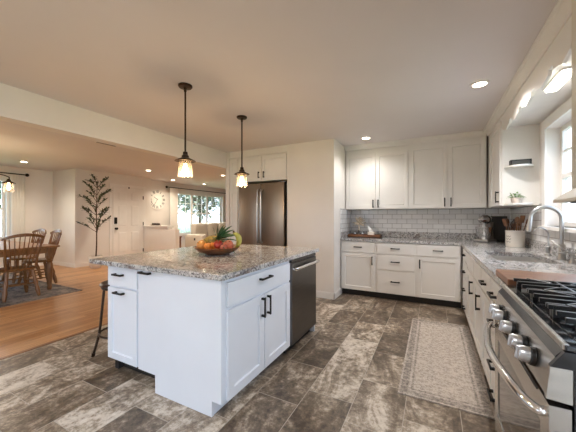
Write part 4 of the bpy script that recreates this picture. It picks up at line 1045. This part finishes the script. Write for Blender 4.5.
# ------------------------------------------------------------------ wall clock
t = thing('wall_clock', 'large round white wall clock with black numerals and hands', 'clock', (LVX + .002, 6.28, 1.83))
X = Matrix.Rotation(PI / 2, 4, 'Y')
obj('dial', MB().lathe([(0, 0), (.33, 0), (.33, .012), (0, .012)], (0, 0, 0), 48, X), M['clock'], t)
obj('bezel', MB().lathe([(.318, .012), (.335, .012), (.335, .024), (.318, .024)], (0, 0, 0), 48, X), M['trim'], t)
def stroke(b, c, ang, x0, y0, x1, y1, w):   # 2-D stroke in the numeral's own frame
    ca, sa = math.cos(ang), math.sin(ang); d = Vector((x1 - x0, y1 - y0)).normalized(); nrm = Vector((-d.y, d.x)) * w / 2
    P = [Vector((x0, y0)) + nrm, Vector((x0, y0)) - nrm, Vector((x1, y1)) - nrm, Vector((x1, y1)) + nrm]
    def f(p, h):
        px, pz = p.x, p.y + c
        return Vector((h, px * ca - pz * -sa, -px * sa + pz * ca)) if False else Vector((h, px * ca + pz * sa, -px * sa + pz * ca))
    b.prism(P, lambda p: f(p, .0125), lambda p: f(p, .016))
GL = {'I': .018, 'V': .045, 'X': .045}
for k, s in enumerate('XII I II III IV V VI VII VIII IX X XI'.split()):
    tot = sum(GL[c] for c in s) + .008 * (len(s) - 1); x = -tot / 2; b = MB()
    for c in s:
        w = GL[c]
        if c == 'I': stroke(b, .255, 2 * PI * k / 12, x + w / 2, -.045, x + w / 2, .045, .014)
        if c == 'V': stroke(b, .255, 2 * PI * k / 12, x, .045, x + w / 2, -.045, .012); stroke(b, .255, 2 * PI * k / 12, x + w, .045, x + w / 2, -.045, .007)
        if c == 'X': stroke(b, .255, 2 * PI * k / 12, x, .045, x + w, -.045, .012); stroke(b, .255, 2 * PI * k / 12, x + w, .045, x, -.045, .007)
        x += w + .008
    obj('numeral', b, M['slate'], t)
for ang, L_, wd in ((-1.0, .15, .016), (-2.6, .22, .012)):
    b = MB(); stroke(b, 0, ang, 0, -.03, 0, L_, wd); obj('hand', b, M['slate'], t)

t = thing('ledge_ornament', 'low dark carved wooden ornament on the half-wall ledge', 'ornament', (-7.36, 5.65, 1.0))
obj('plinth', MB().box(-.19, .19, -.035, .035, 0, .018, bev=.004), M['traywood'], t)
b = MB()
for k in range(5): b.sph((-.14 + .07 * k, 0, .04), (.036, .026, .03), 12, 8)
obj('carving', b, M['darkwood'], t, True)

# ------------------------------------------------------------------ tall indoor tree
random.seed(21)
t = thing('olive_tree', 'tall slender leafy indoor tree in cream pot beside front door', 'tree', (-7.38, 3.98, 0))
obj('pot', MB().lathe([(0, 0), (.10, 0), (.13, .04), (.155, .16), (.155, .26), (.145, .30), (.13, .30), (.138, .25), (0, .25)], n=28), M['ceramic'], t, True)
obj('soil', MB().lathe([(0, .27), (.139, .262), (.139, .25), (0, .25)], n=20), M['soil'], t)
tr = MB(); fo = MB()
trunk = smoothpts([(0, 0, .25), (.01, .01, .6), (-.01, .02, .95), (.02, .0, 1.3), (0, .02, 1.7), (.03, .01, 2.1)], 5)
tr.tube(trunk, [.018 - .013 * k / (len(trunk) - 1) for k in range(len(trunk))], 8)
for k in range(26):
    h = .78 + 1.3 * (k / 26); i = min(range(len(trunk)), key=lambda q: abs(trunk[q].z - h)); p = trunk[i]
    a = 2.4 * k + random.uniform(-.3, .3); L_ = (.52 - .14 * k / 26) * random.uniform(.75, 1.05); rise = random.uniform(.5, 1.15)
    dv = Vector((math.cos(a) * .7, math.sin(a), rise)).normalized()
    pts = [p, p + dv * L_ * .5 + Vector((0, 0, .02)), p + dv * L_ + Vector((0, 0, -.02))]
    tr.tube(pts, [.007, .004, .002], 5)
    for j in range(26):
        u = .35 + .65 * j / 26; c = pts[0].lerp(pts[2], u) + Vector((0, 0, .03 * math.sin(PI * u)))
        b2 = (dv * .6 + Vector((random.uniform(-1, 1), random.uniform(-1, 1), random.uniform(-.4, .7)))).normalized()
        fo.leaf(c, b2, (0, 0, 1), random.uniform(.06, .10), random.uniform(.03, .042), .15)
obj('trunk', tr, M['bark'], t, True); obj('foliage', fo, M['leaf'], t)

# ------------------------------------------------------------------ sofa and end table in the living room
t = thing('sofa', 'cream fabric recliner sofa under the living-room window', 'sofa', (-7.2, 8.12, 0), PI / 2)   # faces +x ; local: front -y, width x
def cush(x0, x1, y0, y1, z0, z1, bv=.05): return MB().box(x0, x1, y0, y1, z0, z1, bev=bv)
obj('base', MB().box(-1.08, 1.08, -.38, .42, .05, .40, bev=.03), M['sofa'], t, True)
for s in (-1, 1): obj('arm', cush(s * 1.05 - .13, s * 1.05 + .13, -.43, .40, .05, .66, .07), M['sofa'], t, True)
for k in range(3):
    x = -.92 + k * .613
    obj('seat_cushion', cush(x + .003, x + .61, -.42, .16, .39, .53, .05), M['sofa'], t, True)
    obj('back_cushion', cush(x + .003, x + .61, .12, .42, .50, 1.03, .09), M['sofa'], t, True)
obj('recliner_latch', MB().box(-1.186, -1.178, -.12, -.06, .46, .54), M['slate'], t)
for sx in (-1, 1):
    for sy in (-1, 1): obj('leg', MB().cyl((sx * 1.0, sy * .33, 0), (sx * 1.0, sy * .33, .06), .025), M['darkwood'], t)
t = thing('end_table', 'small brown wooden end table beside the sofa arm', 'table', (-7.55, 6.42, 0))
obj('tabletop', MB().box(-.24, .24, -.17, .17, .58, .62, bev=.006), M['traywood'], t)
for sx in (-1, 1):
    for sy in (-1, 1): obj('leg', MB().box(sx * .2 - .02, sx * .2 + .02, sy * .13 - .02, sy * .13 + .02, 0, .58), M['traywood'], t)
obj('shelf', MB().box(-.2, .2, -.13, .13, .16, .18), M['traywood'], t)

# ------------------------------------------------------------------ outside
struct('ground', MB().box(-40, 30, -30, 40, -.35, -.25), M['lawn'])
struct('ground_patio', MB().box(1.2, 5, -5, 6, -.25, -.1), M['patio'])
random.seed(31)
def garden_tree(x, y, H, label):
    t = thing('garden_tree', label, 'tree', (x, y, -.25), 0, 'garden trees outside the windows')
    obj('trunk', MB().tube(smoothpts([(0, 0, 0), (.1, .05, H * .3), (0, .1, H * .6), (.1, 0, H * .85)], 4), [.16 - .008 * k for k in range(13)], 8), M['bark'], t, True)
    b = MB()
    for k in range(1800):
        a = random.random() * 2 * PI; u = random.uniform(-1, 1); r = H * .36 * random.random() ** .4
        s = math.sqrt(1 - u * u); c = Vector((math.cos(a) * s * r, math.sin(a) * s * r, H * .62 + u * r * 1.05))
        dv = Vector((random.uniform(-1, 1), random.uniform(-1, 1), random.uniform(-.6, .6)))
        b.leaf(c, dv, (0, 0, 1), .42, .26, .1)
    obj('crown', b, M['outleaf'], t)
garden_tree(-16, 11.2, 5.0, 'leafy garden tree outside the living-room window, nearer the curtain')
garden_tree(-17.5, 17.6, 6.0, 'leafy garden tree outside the living-room window, nearer the sofa end')
garden_tree(-23, 15.2, 6.5, 'taller leafy garden tree between two others beyond living-room window')
garden_tree(-19, 6.6, 5.5, 'leafy garden tree outside living-room window, beside the curtain edge')
garden_tree(-27, 21.0, 7.5, 'big leafy garden tree far beyond the sofa end')
garden_tree(-26, 10.5, 7.5, 'big leafy garden tree far beyond the curtain edge of living-room window')
